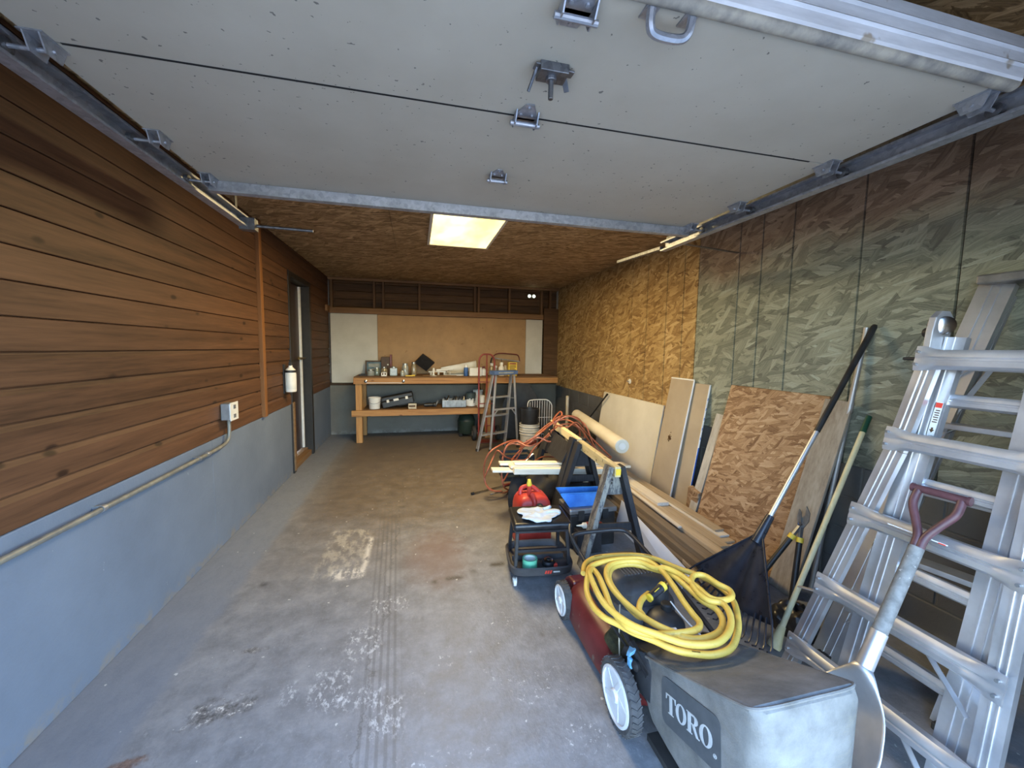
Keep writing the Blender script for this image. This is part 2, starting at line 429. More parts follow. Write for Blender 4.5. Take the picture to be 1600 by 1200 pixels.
# --- left wall: painted curb, horizontal siding, post, door
DY0, DY1, DZ0, DZ1 = 5.20, 6.02, .10, 2.33
wl_ = struct(MB().box((XL-.22, YF-.15, 0), (XL-.17, DY0, ZC+.02)).box((XL-.22, DY1, 0), (XL-.17, YB+.3, ZC+.02)).box((XL-.22, DY0, DZ1), (XL-.17, DY1, ZC+.02)).box((XL-.22, DY0, -.02), (XL-.17, DY1, DZ0)).build('wall_left', 'outer_wall'))
for (a, b, w) in ((YF, 3.236, 0), (3.240, DY0-.085, .004), (DY1+.085, YB+.05, 0)):
    MB().box((XL-.17, a, 0), (XL-w, b, .838)).build('curb_section', 'curb_paint', wl_, bevel=.006)
H = .1302; Z0 = .842
def plank_profile(z0, z1):
    x = XL
    if z0 < 1.45:   # bottom boards show a deep rounded lap
        return [(x-.028, z0), (x+.0, z0), (x+.002, z0+.004), (x+.001, z1-.030), (x-.012, z1-.012), (x-.016, z1-.001), (x-.028, z1-.001)]
    return [(x-.028, z0), (x-.001, z0), (x+.001, z0+.003), (x+.001, z1-.007), (x-.010, z1-.002), (x-.028, z1-.002)]
random.seed(3)
k = 0
while Z0 + k*H < ZC:
    z0 = Z0 + k*H; z1 = min(z0+H, ZC-.002); k += 1
    segs = [(YF, 4.205), (4.245, DY0-.085), (DY1+.085, YB)]
    if z0 > DZ1+.06: segs = [(YF, 4.205), (4.245, YB)]
    elif z1 > DZ1+.06: segs = [(YF, 4.205), (4.245, DY0-.085), (DY1+.085, YB)]
    for (a, b) in segs:
        pr = plank_profile(z0, z1); e = random.uniform(0, .012) if abs(b-4.205) < .01 else 0
        MB().prism(pr, (0, a, 0), (1, 0, 0), (0, 0, 1), (0, b-a-e, 0)).build('plank', 'siding', wl_)
MB().box((XL-.03, YF, Z0-.02), (XL-.026, DY0-.085, ZC)).box((XL-.03, DY1+.085, Z0-.02), (XL-.026, YB, ZC)).box((XL-.03, DY0-.085, DZ1+.06), (XL-.026, DY1+.085, ZC)).build('backing', 'sill_dark', wl_)
tp = struct(MB().box((XL-.006, 4.195, .842), (XL+.032, 4.262, ZC-.005)).build('trim_1', 'post_wood', bevel=.003))

# --- side door in the left wall
d1 = struct(MB().box((XL-.150, DY0, DZ0+.02), (XL-.112, DY1-.012, DZ1)).build('door_1', 'door_dark', bevel=.004))
MB().box((XL-.17, DY0-.085, 0), (XL+.012, DY0-.002, DZ1+.06)).box((XL-.17, DY1+.002, 0), (XL+.012, DY1+.085, DZ1+.06)).box((XL-.17, DY0-.085, DZ1+.002), (XL+.014, DY1+.085, DZ1+.07)).build('door_frame', 'frame_dark', d1, bevel=.004)
MB().box((XL-.112, DY1-.075, DZ0+.02), (XL-.085, DY1-.035, DZ1-.01)).build('edge_strip', 'white_strip', d1, bevel=.003, label='white strip down the far edge')  # narrow white strip along the far edge of the slab
MB().box((XL-.16, DY0, 0), (XL-.012, DY1, DZ0-.03)).box((XL-.165, DY0, DZ0-.03), (XL-.06, DY1, DZ0)).build('threshold', 'threshold_wood', d1, bevel=.004)
MB().box((XL+.012, DY0-.084, .03), (XL+.028, DY0-.030, .86)).build('casing_board', 'threshold_wood', d1, bevel=.003, label='weathered casing board')
lt = MB().cyl((XL-.112, DY1-.13, 1.36), (XL-.05, DY1-.13, 1.36), .012, n=12).cyl((XL-.055, DY1-.32, 1.36), (XL-.055, DY1-.03, 1.36), .010, n=10).lathe([(.0, 0), (.026, .004), (.026, .012), (0, .014)], (XL-.112, DY1-.13, 1.36), (1, 0, 0)).build('door_latch', 'brass', d1, smooth=True, label='dull brass latch bar')

# --- back wall: curb, sill, studs with siding behind, panels
wb = struct(MB().box((XL-.2, YB+.13, 0), (XR+.2, YB+.2, ZC+.02)).build('wall_back', 'outer_wall'))
MB().box((XL-.02, YB-.005, 0), (XR, YB+.12, .862)).build('curb_section', 'curb_back', wb, bevel=.008)
MB().box((XL, YB-.02, .864), (XR, YB+.12, .905)).build('sill_plate', 'sill_dark', wb)
k = 0
while .9 + k*.132 < ZC:
    z0 = .9 + k*.132; k += 1
    MB().prism([(0, z0), (.018, z0), (.018, z0+.118), (.008, min(z0+.131, ZC)), (0, min(z0+.131, ZC))], (XL, YB+.118, 0), (0, -1, 0), (0, 0, 1), (XR-XL, 0, 0)).build('siding_board', 'siding_x', wb)
for x in (-1.385, -.70, -.55, .06, 1.05, 1.12, 1.70, 2.33, 2.50):
    MB().box((x-.019, YB+.005, .906), (x+.019, YB+.098, ZC-.043)).build('stud', 'stud_wood', wb, bevel=.002)
MB().box((XL, YB, ZC-.042), (XR, YB+.098, ZC-.003)).build('top_plate', 'ledge_wood', wb)
MB().box((XL+.002, YB-.075, 2.088), (2.345, YB-.037, 2.180)).build('ledger_board', 'ledge_wood', wb, bevel=.003)
MB().box((XL+.002, YB-.26, 2.10), (XL+.04, YB-.078, 2.20)).build('ledger_end', 'ledge_wood', wb, bevel=.003)
MB().box((XL+.01, YB-.036, 2.10), (2.345, YB+.003, 2.178)).build('ledger_backing', 'stud_wood', wb)
MB().box((-1.405, YB-.014, .907), (-.652, YB+.002, 2.087)).build('panel', 'white_panel', wb, bevel=.002, label='white painted panel')
MB().box((-.648, YB-.008, .95), (2.016, YB+.002, 2.087)).build('panel', 'hardboard', wb, label='tan hardboard panel')
MB().box((2.02, YB-.014, 1.02), (2.345, YB+.002, 2.085)).build('panel', 'white_panel', wb, bevel=.002, label='narrow white painted panel')
MB().box((2.37, YB-.03, .907), (XR, YB+.002, 2.3)).build('panel', 'siding_x', wb, label='dark brown board panel in the corner')

# --- right wall: concrete block base, strand board strips with open joints
wr = struct(MB().box((XR+.12, YF-.15, 0), (XR+.2, YB+.3, ZC+.02)).build('wall_right', 'outer_wall'))
for r_ in range(4):
    y = YF - (.2 if r_ % 2 else 0)
    while y < YB:
        a = max(y, YF); b = min(y+.40, YB)
        if b - a > .03:
            MB().box((XR+.005, a+.004, r_*.209+.002), (XR+.12, b-.004, r_*.209+.205)).build('concrete_block', 'block_grey', wr, bevel=.005, seg=1)
        y += .40
MB().box((XR+.010, YF, 0), (XR+.11, YB, .834)).build('mortar', 'block_grey', wr)
MB().box((XR+.02, YF, .836), (XR+.03, YB, ZC)).build('backing', 'sill_dark', wr)
G = [YF, .62, 1.0, 1.45, 1.92, 2.385, 2.65, 2.875, 3.37, 3.58, 3.86, 4.24, 4.58, 5.05, 5.5, 5.95, 6.4, 6.85, YB]
for i in range(len(G)-1):
    MB().box((XR, G[i]+.006, .837), (XR+.018, G[i+1]-.006, ZC-.002)).build('strand_board', 'osb_green' if G[i] < 3.3 else 'osb_gold', wr)

# --- front wall with the opening
OX0, OX1, OZ = -1.0, 1.75, 2.20
struct(MB().box((XL-.2, YF-.15, 0), (OX0, YF, ZC+.17)).box((OX1, YF-.15, 0), (XR+.2, YF, ZC+.17)).box((OX0, YF-.15, OZ), (OX1, YF, ZC+.17)).build('wall_front', 'outer_wall'))

# ================================================================== OVERHEAD DOOR, TRACKS, CEILING LIGHT
def galv(name, a, b, rough=.38, metal=1.0, stretch=(1, 1, 1), scale=14, spangle=.25):
    t = NT(name); n = t.noise(t.mp(t.pos, stretch), scale, 5, .65); k = t.voro(t.pos, 60)
    f = t.math('MULTIPLY_ADD', t.sep(k.outputs['Color'])[0], spangle, t.math('MULTIPLY', n, 1.05-spangle))
    t.bump(n, .08, .003)
    t.out(t.ramp(f, [(.3, a), (.7, b)]), t.math('MULTIPLY_ADD', n, .3, rough-.12), metal, .5)
galv('galvanized', (.28, .30, .33), (.46, .48, .52), .45, .75)
galv('galvanized_dark', (.12, .125, .135), (.25, .26, .28), .5)
def door_skin():
    t = NT('door_skin')
    n = t.noise(t.pos, 3, 5, .6); s = t.noise(t.pos, 55, 2, .5); big = t.noise(t.pos, 1.2, 2, .5)
    col = t.ramp(n, [(.3, (.44, .405, .325)), (.7, (.50, .465, .38))])
    thr = t.math('MULTIPLY_ADD', big, -.10, .76)
    sp = t.step(s, thr, t.math('ADD', thr, .025))
    col = t.mix(t.math('MULTIPLY', sp, .8), col, (.09, .085, .08))
    t.bump(t.noise(t.pos, 130, 3, .6), .12, .002)
    t.out(col, .55, 0, .3)
door_skin()
plain('rail_white', (.62, .63, .64), (.78, .79, .80), .45, scale=9, stretch=(.6, 4, 4), speck=((.42, .36, .28), 9, .62))
plain('seal_dirty', (.20, .19, .17), (.42, .38, .30), .7, scale=16)
plain('black_gap', (.01, .01, .01), (.016, .016, .016), .9)

ZD = 2.34
DXa, DXb = -.995, 1.745
gd = thing('garage_door', (.375, 1.6, ZD), 'raised overhead garage door with speckled grey underside hanging under ceiling', 'garage door')
def dpanel(y0, y1):
    return MB().box((DXa, y0, ZD), (DXb, y1, ZD+.048)).build('door_section', 'door_skin', gd)
dpanel(.885, 1.411); dpanel(1.419, 1.906); dpanel(1.9065, 2.345)
MB().box((DXa+.06, 1.4112, ZD-.0012), (DXb-.12, 1.4188, ZD+.03)).build('joint_gap', 'black_gap', gd)
MB().box((DXa, 1.4112, ZD+.03), (DXb, 1.4188, ZD+.04)).build('seam_light_stop', 'black_gap', gd)  # added black bar keeps light from showing through the seam
# bottom rail: ribbed aluminium retainer with a rounded seal under it
pr = [(.880, ZD-.004), (.868, ZD-.002), (.862, ZD+.012), (.862, ZD+.040), (.856, ZD+.046), (.862, ZD+.054), (.862, ZD+.080), (.856, ZD+.086), (.862, ZD+.094), (.866, ZD+.128), (.884, ZD+.130)]
MB().prism(pr, (DXa-.01, 0, 0), (0, 1, 0), (0, 0, 1), (DXb-DXa+.02, 0, 0)).build('bottom_rail', 'rail_white', gd, label='white ribbed bottom rail')
MB().prism([(.884+.019*math.cos(a), ZD+.004+.016*math.sin(a)) for a in [i*PI/6 for i in range(12)]], (DXa-.01, 0, 0), (0, 1, 0), (0, 0, 1), (DXb-DXa+.02, 0, 0)).build('weather_seal', 'seal_dirty', gd, smooth=True)
# top strut, a folded galvanized U
for o_ in (0,):
    MB().prism([(2.330, ZD-.001), (2.330, ZD-.052), (2.352, ZD-.056), (2.375, ZD-.052), (2.375, ZD-.001), (2.371, ZD-.001), (2.371, ZD-.048), (2.352, ZD-.052), (2.334, ZD-.048), (2.334, ZD-.001)], (DXa-.0, 0, 0), (0, 1, 0), (0, 0, 1), (DXb-DXa, 0, 0)).build('strut', 'galvanized', gd)
def hinge(x, y, name='hinge', s=1.0):
    o = MB()
    o.prism([(-.036*s, -.012), (.036*s, -.012), (.030*s, .03), (.012*s, .070*s), (-.012*s, .070*s), (-.030*s, .03)], (x, y, ZD-.001), (1, 0, 0), (0, -1, 0), (0, 0, -.004))
    o.prism([(-.034*s, .0), (.034*s, .0), (.02*s, .045*s), (-.02*s, .045*s)], (x, y, ZD-.001), (1, 0, 0), (0, 1, 0), (0, 0, -.004))
    for sx in (-1, 1):
        o.prism([(-.045, 0), (.035, 0), (.02, .028), (-.02, .030)], (x+sx*.033*s, y, ZD-.004), (0, 1, 0), (0, 0, -1), (.004*sx, 0, 0))
    o.cyl((x-.048*s, y, ZD-.026), (x+.048*s, y, ZD-.026), .0085, n=10)
    for (dx, dy) in ((0, -.055*s), (-.018*s, -.02), (.018*s, -.02), (0, .033*s)):
        o.cyl((x+dx, y+dy, ZD-.004), (x+dx, y+dy, ZD-.010), .006, n=6)
    return o.build(name, 'galvanized', gd)
hinge(.375, 1.415, s=1.1); hinge(.375, 1.905); hinge(.375, .955, s=1.15)
# lock body with turned spindle and hanging bars
o = MB().box((.345, 1.135, ZD-.026), (.43, 1.19, ZD)).cyl((.385, 1.165, ZD-.02), (.385, 1.165, ZD-.085), .008, n=8).cyl((.385, 1.165, ZD-.02), (.385, 1.165, ZD-.036), .016, n=12)
o.bar((.338, 1.15, ZD-.012), (.325, 1.195, ZD-.055), .008, .008).bar((.425, 1.17, ZD-.012), (.447, 1.20, ZD-.035), .016, .004).bar((.33, 1.15, ZD-.01), (.45, 1.16, ZD-.01), .028, .006)
o.build('lock', 'galvanized_dark', gd, bevel=.002)
# lift handle
o = MB().tube(catmull([(.545, .905, ZD), (.548, .915, ZD-.035), (.57, .925, ZD-.045), (.63, .925, ZD-.045), (.652, .915, ZD-.035), (.655, .905, ZD)], 5), .011, 8)
o.box((.53, .895, ZD-.004), (.565, .94, ZD)).box((.635, .895, ZD-.004), (.67, .94, ZD))
o.build('lift_handle', 'galvanized', gd, smooth=True)
# end brackets with rollers
def roller(side, y, big=False):
    x = DXa if side < 0 else DXb
    s = side
    o = MB().box((min(x-s*.05, x+s*.006), y-.045, ZD-.004), (max(x-s*.05, x+s*.006), y+.045, ZD))
    o.prism([(-.045, 0), (.045, 0), (.025, .045), (-.025, .045)], (x-s*.004, y, ZD), (0, 1, 0), (0, 0, -1), (-s*.004, 0, 0))
    o.prism([(-.045, 0), (.045, 0), (.025, .045), (-.025, .045)], (x-s*.040, y, ZD), (0, 1, 0), (0, 0, -1), (-s*.004, 0, 0))
    o.cyl((x-s*.05, y, ZD-.026), (x+s*.075, y, ZD-.026), .006, n=8)
    b = o.build('roller_bracket', 'galvanized', gd)
    MB().lathe([(.008, -.010), (.022, -.009), (.022, .009), (.008, .010)], (x+s*.066, y, ZD-.026), (1, 0, 0), 14).build('roller', 'galvanized_dark', b, smooth=True)
for y in (.945, 1.415, 1.905, 2.290): roller(-1, y); roller(1, y)

# --- the two horizontal tracks
def track(side, y1, label):
    s = side; x = (DXa if s < 0 else DXb) + s*.095
    t_ = thing('door_track', (x, YF+.4, ZD-.06), label, 'track', 'tracks of the overhead door')
    zc_ = ZD-.026; h = .034
    prof = [(0, -h), (0, h), (-s*.048, h), (-s*.048, h-.010), (-s*.044, h-.010), (-s*.044, h-.004), (-s*.004, h-.004), (-s*.004, -h+.004), (-s*.044, -h+.004), (-s*.044, -h+.010), (-s*.048, -h+.010), (-s*.048, -h)]
    MB().prism(prof, (x, .85, zc_), (1, 0, 0), (0, 0, 1), (0, y1-.85, 0)).build('channel', 'galvanized', t_)
    # curve down to the jamb and the upright track
    o = MB(); R0 = .40; n = 8
    ring = []
    for i in range(n+1):
        a = i/n*PI/2; cy = .85 - R0*math.sin(a); cz = zc_ - R0*(1-math.cos(a))
        nrm = V((0, math.sin(a), math.cos(a)))
        nrm = V((0, -math.sin(a), math.cos(a)))
        ring.append([V((x+p[0], cy, cz)) + nrm*p[1] for p in prof])
    k_ = len(prof)
    vs = [v for rg in ring for v in rg]
    o.add(vs, [(i*k_+j, i*k_+(j+1) % k_, (i+1)*k_+(j+1) % k_, (i+1)*k_+j) for i in range(n) for j in range(k_)])
    o.prism([(p[0], p[1]) for p in prof], (x, .45, .10), (1, 0, 0), (0, -1, 0), (0, 0, zc_-R0-.10))
    o.build('curved_track', 'galvanized', t_)
    # perforated angle along the top and its hanger to the ceiling
    MB().box((x+s*.002, .95, ZD+.010), (x+s*.005, y1, ZD+.050)).box((min(x+s*.002, x+s*.036), .95, ZD+.047), (max(x+s*.002, x+s*.036), y1, ZD+.050)).build('angle_iron', 'galvanized_dark', t_)
    for yh in (y1-.06, 1.30):
        MB().box((min(x+s*.006, x+s*.010), yh-.016, ZD+.012), (max(x+s*.006, x+s*.010), yh+.016, ZC)).build('hanger', 'galvanized_dark', t_)
    return t_, x
tl, xtl = track(-1, 2.98, 'galvanized door track running back beside the brown siding')
tr_, xtr = track(1, 2.72, 'galvanized door track running back beside the strand board wall')
# pulley with spring rod at the back end of each track
MB().lathe([(.008, -.012), (.036, -.012), (.030, 0), (.036, .012), (.008, .012)], (xtl+.05, 2.95, ZD-.04), (0, 1, 0), 16).cyl((xtl+.03, 2.97, ZD-.04), (xtl+.42, 2.99, ZD-.04), .010, n=10).box((xtl+.0, 2.93, ZD-.075), (xtl+.09, 2.99, ZD-.002)).build('spring_rod', 'galvanized_dark', tl, smooth=True)
MB().bar((xtr-.02, 2.74, ZD-.03), (xtr-.05, 3.35, ZD-.01), .035, .022).build('brace_bar', 'galvanized_dark', tr_)
MB().bar((xtr, 2.70, ZD+.01), (XR, 2.9, ZD+.03), .03, .004).build('wall_strut', 'galvanized_dark', tr_)

# --- fluorescent ceiling fixture
def lamp_mat():
    t = NT('diffuser'); n = t.noise(t.mp(t.pos, (1.2, .5, 1)), 3.5, 3, .5)
    e = t.ramp(n, [(.36, (1.0, .72, .20)), (.5, (1, .86, .34)), (.62, (1.0, .92, .50))])
    t.out((.8, .75, .6), .4); t.lk(e, t.b.inputs['Emission Color']); t.b.inputs['Emission Strength'].default_value = LAMP_GLOW
LAMP_GLOW = .95
lamp_mat()
plain('lamp_frame', (.62, .60, .52), (.7, .68, .6), .4)
lx0, lx1, ly0, ly1 = .125, .80, 3.40, 4.58
li = thing('ceiling_light', ((lx0+lx1)/2, (ly0+ly1)/2, ZC), 'glowing yellow rectangular fluorescent panel light on the strand board ceiling', 'ceiling light')
o = MB()
w = .028
o.box((lx0, ly0, ZC-.034), (lx1, ly0+w, ZC)).box((lx0, ly1-w, ZC-.034), (lx1, ly1, ZC)).box((lx0, ly0+w, ZC-.034), (lx0+w, ly1-w, ZC)).box((lx1-w, ly0+w, ZC-.034), (lx1, ly1-w, ZC))
o.build('frame', 'lamp_frame', li, bevel=.003)
MB().box((lx0+w, ly0+w, ZC-.028), (lx1-w, ly1-w, ZC-.02)).build('diffuser', 'diffuser', li, label='glowing yellow diffuser')
ld = bpy.data.lights.new('lamp_glow', 'AREA'); ld.shape = 'RECTANGLE'; ld.size = lx1-lx0-.06; ld.size_y = ly1-ly0-.06; ld.energy = LAMP_W = 52; ld.color = (1, .74, .36)
lo_ = bpy.data.objects.new('lamp_glow', ld); C.objects.link(lo_); lo_.parent = li; lo_.location = (0, 0, -.032)

# ================================================================== LEFT WALL FITTINGS
plain('conduit_paint', (.15, .155, .15), (.25, .24, .20), .5, .3, scale=20)
plain('box_grey', (.25, .26, .28), (.34, .35, .37), .45, .7)
plain('plate_white', (.58, .58, .55), (.66, .66, .63), .45)
plain('white_gloss', (.66, .64, .60), (.74, .72, .68), .3, scale=4)
plain('black_plastic', (.012, .012, .013), (.022, .022, .024), .45)
plain('black_rubber', (.014, .014, .014), (.03, .03, .03), .75)
plain('chrome', (.5, .5, .5), (.62, .62, .62), .22, 1.0)
xc = XL+.032
cd = thing('electrical_conduit', (xc, 1.0, .77), 'painted metal conduit pipe running along the blue-grey curb', 'conduit')
MB().tube(catmull([(xc, YF+.05, .772), (xc, 1.2, .772), (xc, 2.2, .770), (xc, 3.0, .772), (xc, 3.30, .778), (xc, 3.40, .80), (xc, 3.432, .86), (xc, 3.435, .96)], 6), .0125, 10).build('pipe', 'conduit_paint', cd, smooth=True)
for y in (1.3, 2.15, 2.98):
    MB().lathe([(.016, -.012), (.016, .012), (.013, .012), (.013, -.012)], (xc, y, .772), (0, 1, 0), 14, closed=True).box((XL, y-.01, .755), (xc-.008, y+.01, .785)).build('strap', 'box_grey', cd)
MB().lathe([(.0155, -.02), (.0175, -.012), (.0175, .012), (.0155, .02)], (xc, 3.10, .773), (0, 1, 0), 14).build('coupling', 'box_grey', cd, smooth=True)
ob = thing('outlet_box', (XL+.02, 3.44, 1.02), 'grey metal outlet box with white cover plate above the conduit', 'outlet')
MB().box((XL+.004, 3.375, .957), (XL+.068, 3.495, 1.085)).build('box', 'box_grey', ob, bevel=.005)
cp_ = MB().box((XL+.069, 3.368, .952), (XL+.074, 3.502, 1.090)).build('cover_plate', 'plate_white', ob, bevel=.003)
for z in (.985, 1.055):
    MB().box((XL+.0745, 3.415, z-.015), (XL+.077, 3.455, z+.015)).build('receptacle', 'box_grey', cp_, bevel=.003)
fe = thing('fire_extinguisher', (XL+.06, 4.87, 1.0), 'white fire extinguisher hanging on the siding before the side door', 'fire extinguisher')
ex, ey = XL+.072, 4.87
MB().lathe([(0, 0), (.050, .004), (.056, .015), (.056, .22), (.050, .250), (.028, .272), (.020, .282), (.020, .30), (0, .30)], (ex, ey, 1.01), n=28).build('cylinder', 'white_gloss', fe, smooth=True)
MB().lathe([(.0565, .035), (.0568, .036), (.0568, .205), (.0565, .206)], (ex, ey, 1.01), n=28).build('printed_label', 'plate_white', fe, smooth=True)
MB().box((ex-.014, ey-.02, 1.305), (ex+.014, ey+.02, 1.345)).bar((ex, ey-.02, 1.335), (ex+.02, ey+.10, 1.352), .022, .007).bar((ex, ey-.02, 1.322), (ex+.02, ey+.085, 1.318), .020, .006).build('valve', 'black_plastic', fe, bevel=.003)
MB().lathe([(.058, .22), (.061, .222), (.061, .245), (.058, .247)], (ex, ey, 1.01), n=24).box((XL+.003, ey-.03, 1.0), (XL+.016, ey+.03, 1.32)).build('bracket', 'black_plastic', fe, smooth=True)

# ================================================================== WORKBENCH
wbch = thing('workbench', (.7, 6.9, 0), 'long wooden workbench with lower shelf along the back wall', 'workbench')
BZ = 1.06
for i in range(5):
    y0 = 6.552 + i*.143
    MB().box((-.95, y0, BZ-.02), (2.42, y0+.140, BZ)).build('top_board', 'bench_top', wbch, bevel=.002)
MB().box((-.955, 6.545, .945), (1.30, 6.583, BZ-.021)).build('front_rail', 'bench_wood', wbch, bevel=.004)
MB().box((1.303, 6.560, .945), (2.42, 6.598, BZ-.021)).build('front_rail', 'bench_wood', wbch, bevel=.004)
MB().box((-.95, 6.585, .945), (-.912, 7.24, BZ-.021)).build('side_rail', 'bench_wood', wbch, bevel=.003)
for (x, y) in ((-.93, 6.548), (1.14, 6.600), (-.93, 7.15), (1.14, 7.15)):
    MB().box((x, y+.037 if y < 6.56 else y, 0), (x+.092, (y+.037 if y < 6.56 else y)+.092, .944)).build('leg', 'bench_wood_z', wbch, bevel=.004)
MB().box((-.99, 6.547, .43), (1.20, 6.583, .525)).build('shelf_rail', 'bench_wood', wbch, bevel=.004)
for i in range(4):
    MB().box((-.83, 6.678+i*.12, .512), (1.135, 6.678+i*.12+.117, .530)).build('shelf_board', 'bench_top', wbch, bevel=.002)
MB().box((-.83, 6.584, .512), (1.135, 6.676, .530)).build('shelf_board', 'bench_top', wbch, bevel=.002)


# strip of tape and a hook plate on the front rail
lv = thing('hanging_level', (-.5, 6.535, .97), 'thin white rod held by two bright clips on the bench front', 'rod')
MB().bar((-.76, 6.536, .965), (-.22, 6.536, .962), .010, .008).build('rod', 'plate_white', lv)
for x in (-.77, -.20):
    MB().lathe([(0, 0), (.022, .002), (.024, .012), (.012, .018), (0, .019)], (x, 6.543, .99), (0, -1, 0), 14).build('clip', 'chrome', lv, smooth=True)

# --------------- things on the bench
def T(name, x, y, z, label, cat, group=None): return thing(name, (x, y, z), label, cat, group)
plain('picture_blue', (.03, .08, .12), (.10, .17, .21), .4, scale=14)
plain('dark_wood_box', (.05, .028, .016), (.09, .052, .03), .6)
plain('glass_grey', (.22, .23, .21), (.34, .35, .32), .15, spec=.8)
plain('glass_amber', (.20, .16, .10), (.32, .27, .18), .15, spec=.8)
plain('glass_green', (.12, .15, .13), (.20, .24, .21), .15, spec=.8)
plain('jar_lid', (.30, .30, .29), (.42, .42, .40), .35, .8)
plain('paper_white', (.62, .61, .57), (.72, .71, .67), .7, scale=4)
plain('paper_tan', (.42, .36, .26), (.52, .46, .35), .7, scale=4)
plain('yellow_paint', (.62, .42, .03), (.72, .52, .06), .45)
plain('blue_paint', (.02, .07, .22), (.04, .11, .30), .4)
plain('print_dark', (.06, .03, .01), (.09, .05, .02), .6)
plain('red_paint', (.16, .022, .016), (.25, .038, .026), .4)
plain('dark_red', (.09, .015, .012), (.15, .025, .02), .45)
plain('grey_metal', (.16, .165, .17), (.26, .265, .27), .4, .6)
z0 = BZ
p = T('picture_frame', -.70, 7.08, z0, 'small dark framed blue picture leaning at the left end of the bench', 'picture frame')
def lean(o): o.rotation_euler = (math.radians(-12), 0, 0); return o
o = MB(); W_, H_ = .28, .24
for (a, b, c, d_) in ((-W_/2, 0, W_/2, .025), (-W_/2, H_-.025, W_/2, H_), (-W_/2, .025, -W_/2+.025, H_-.025), (W_/2-.025, .025, W_/2, H_-.025)):
    o.box((a, -.010, b), (c, .010, d_))
q = o.build('frame', 'dark_wood_box', None, bevel=.003); q.parent = p
q = MB().box((-W_/2+.02, -.003, .02), (W_/2-.02, .006, H_-.02)).build('picture', 'picture_blue'); q.parent = p
q = MB().box((-W_/2+.06, -.0045, .08), (W_/2-.06, -.003, .10)).box((-W_/2+.05, -.0045, .13), (W_/2-.05, -.003, .19)).build('printed_shape', 'glass_grey'); q.parent = p
lean(p)
p = T('wooden_box', -.50, 7.12, z0, 'dark brown upright wooden box against the tan panel', 'box')
MB().box((-.58, 7.06, z0), (-.44, 7.20, z0+.30)).build('body', 'dark_wood_box', p, bevel=.004)
MB().box((-.438, 7.07, z0), (-.405, 7.18, z0+.34)).build('slat', 'dark_red', p, bevel=.003)
MB().lathe([(0, 0), (.012, .001), (.012, .008), (0, .01)], (-.47, 7.059, z0+.17), (0, -1, 0), 12).build('knob', 'paper_white', p, smooth=True)
def jar(x, y, r, h, m, label, lid=True, sq=False):
    p = T('jar', x, y, z0, label, 'jar', 'jars on the bench')
    prof = [(0, 0), (r*.95, .0), (r, .008), (r, h*.72), (r*.72, h*.86), (r*.72, h*.9), (0, h*.9)]
    if sq: MB().box((x-r, y-r, z0), (x+r, y+r, z0+h*.88)).build('glass', m, p, bevel=.008, seg=3)
    else: MB().lathe(prof, (x, y, z0), n=18).build('glass', m, p, smooth=True)
    if lid: MB().lathe([(0, h*.88), (r*.8, h*.88), (r*.8, h), (r*.74, h*1.01), (0, h*1.01)], (x, y, z0), n=18).build('lid', 'jar_lid', p, smooth=True)
jar(-.72, 6.80, .055, .10, 'glass_grey', 'squat clear jar nearest the left bench end', True)
jar(-.63, 6.86, .045, .13, 'glass_green', 'small greenish jar in front of the blue picture')
jar(-.52, 6.90, .055, .14, 'glass_amber', 'brownish jar in front of the dark wooden box')
jar(-.36, 6.78, .060, .15, 'glass_green', 'square grey-green jar on the bench', True, True)
jar(-.18, 6.85, .055, .20, 'glass_grey', 'tall clear jar right of the square jar')
jar(-.04, 6.90, .045, .22, 'glass_amber', 'tallest amber bottle jar on the bench')
jar(-.22, 6.70, .035, .10, 'glass_grey', 'smallest clear jar at the front of the bench', False)
p = T('small_box', -.50, 6.70, z0, 'small white box with dark slots near the bench corner', 'box')
MB().box((-.55, 6.66, z0), (-.46, 6.74, z0+.06)).build('body', 'paper_white', p, bevel=.003)
MB().box((-.535, 6.658, z0+.02), (-.515, 6.66, z0+.05)).box((-.495, 6.658, z0+.02), (-.475, 6.66, z0+.05)).build('slot', 'print_dark', p)
tag(origin(MB().box((-.17, 6.62, z0), (-.07, 6.66, z0+.018)).lathe([(0, 0), (.013, 0), (.013, .05), (0, .05)], (-.07, 6.64, z0+.012), (1, 0, 0), 10).build('yellow_knife', 'yellow_paint', bevel=.003), (-.12, 6.64, z0)), 'flat yellow utility knife lying at the front of the bench', 'knife')
tag(origin(MB().box((-.90, 6.74, z0), (-.77, 6.83, z0+.02)).box((-.87, 6.76, z0+.02), (-.80, 6.81, z0+.035)).build('sander_block', 'black_plastic', bevel=.005), (-.83, 6.78, z0)), 'black sanding block on the left bench corner', 'tool')
# black tray standing on a corner with clutter in it
p = T('black_tray', .16, 6.98, z0, 'black square tray tilted up on its corner among bench clutter', 'tray')
m = Matrix.Translation((.14, 6.98, z0+.205)) @ Matrix.Rotation(math.radians(-62), 4, 'X') @ Matrix.Rotation(math.radians(40), 4, 'Z')
a = MB().box((-.13, -.11, 0), (.13, .11, .006))
for (lo, hi) in (((-.13, -.11, .006), (.13, -.10, .035)), ((-.13, .10, .006), (.13, .11, .035)), ((-.13, -.10, .006), (-.12, .10, .035)), ((.12, -.10, .006), (.13, .10, .035))): a.box(lo, hi)
a.xf(m).build('shell', 'black_plastic', p, bevel=.002)
MB().box((-.08, -.10, .0065), (.05, .03, .012)).box((-.03, -.06, .012), (.08, -.03, .022)).xf(m).build('paper_insert', 'glass_amber', p)
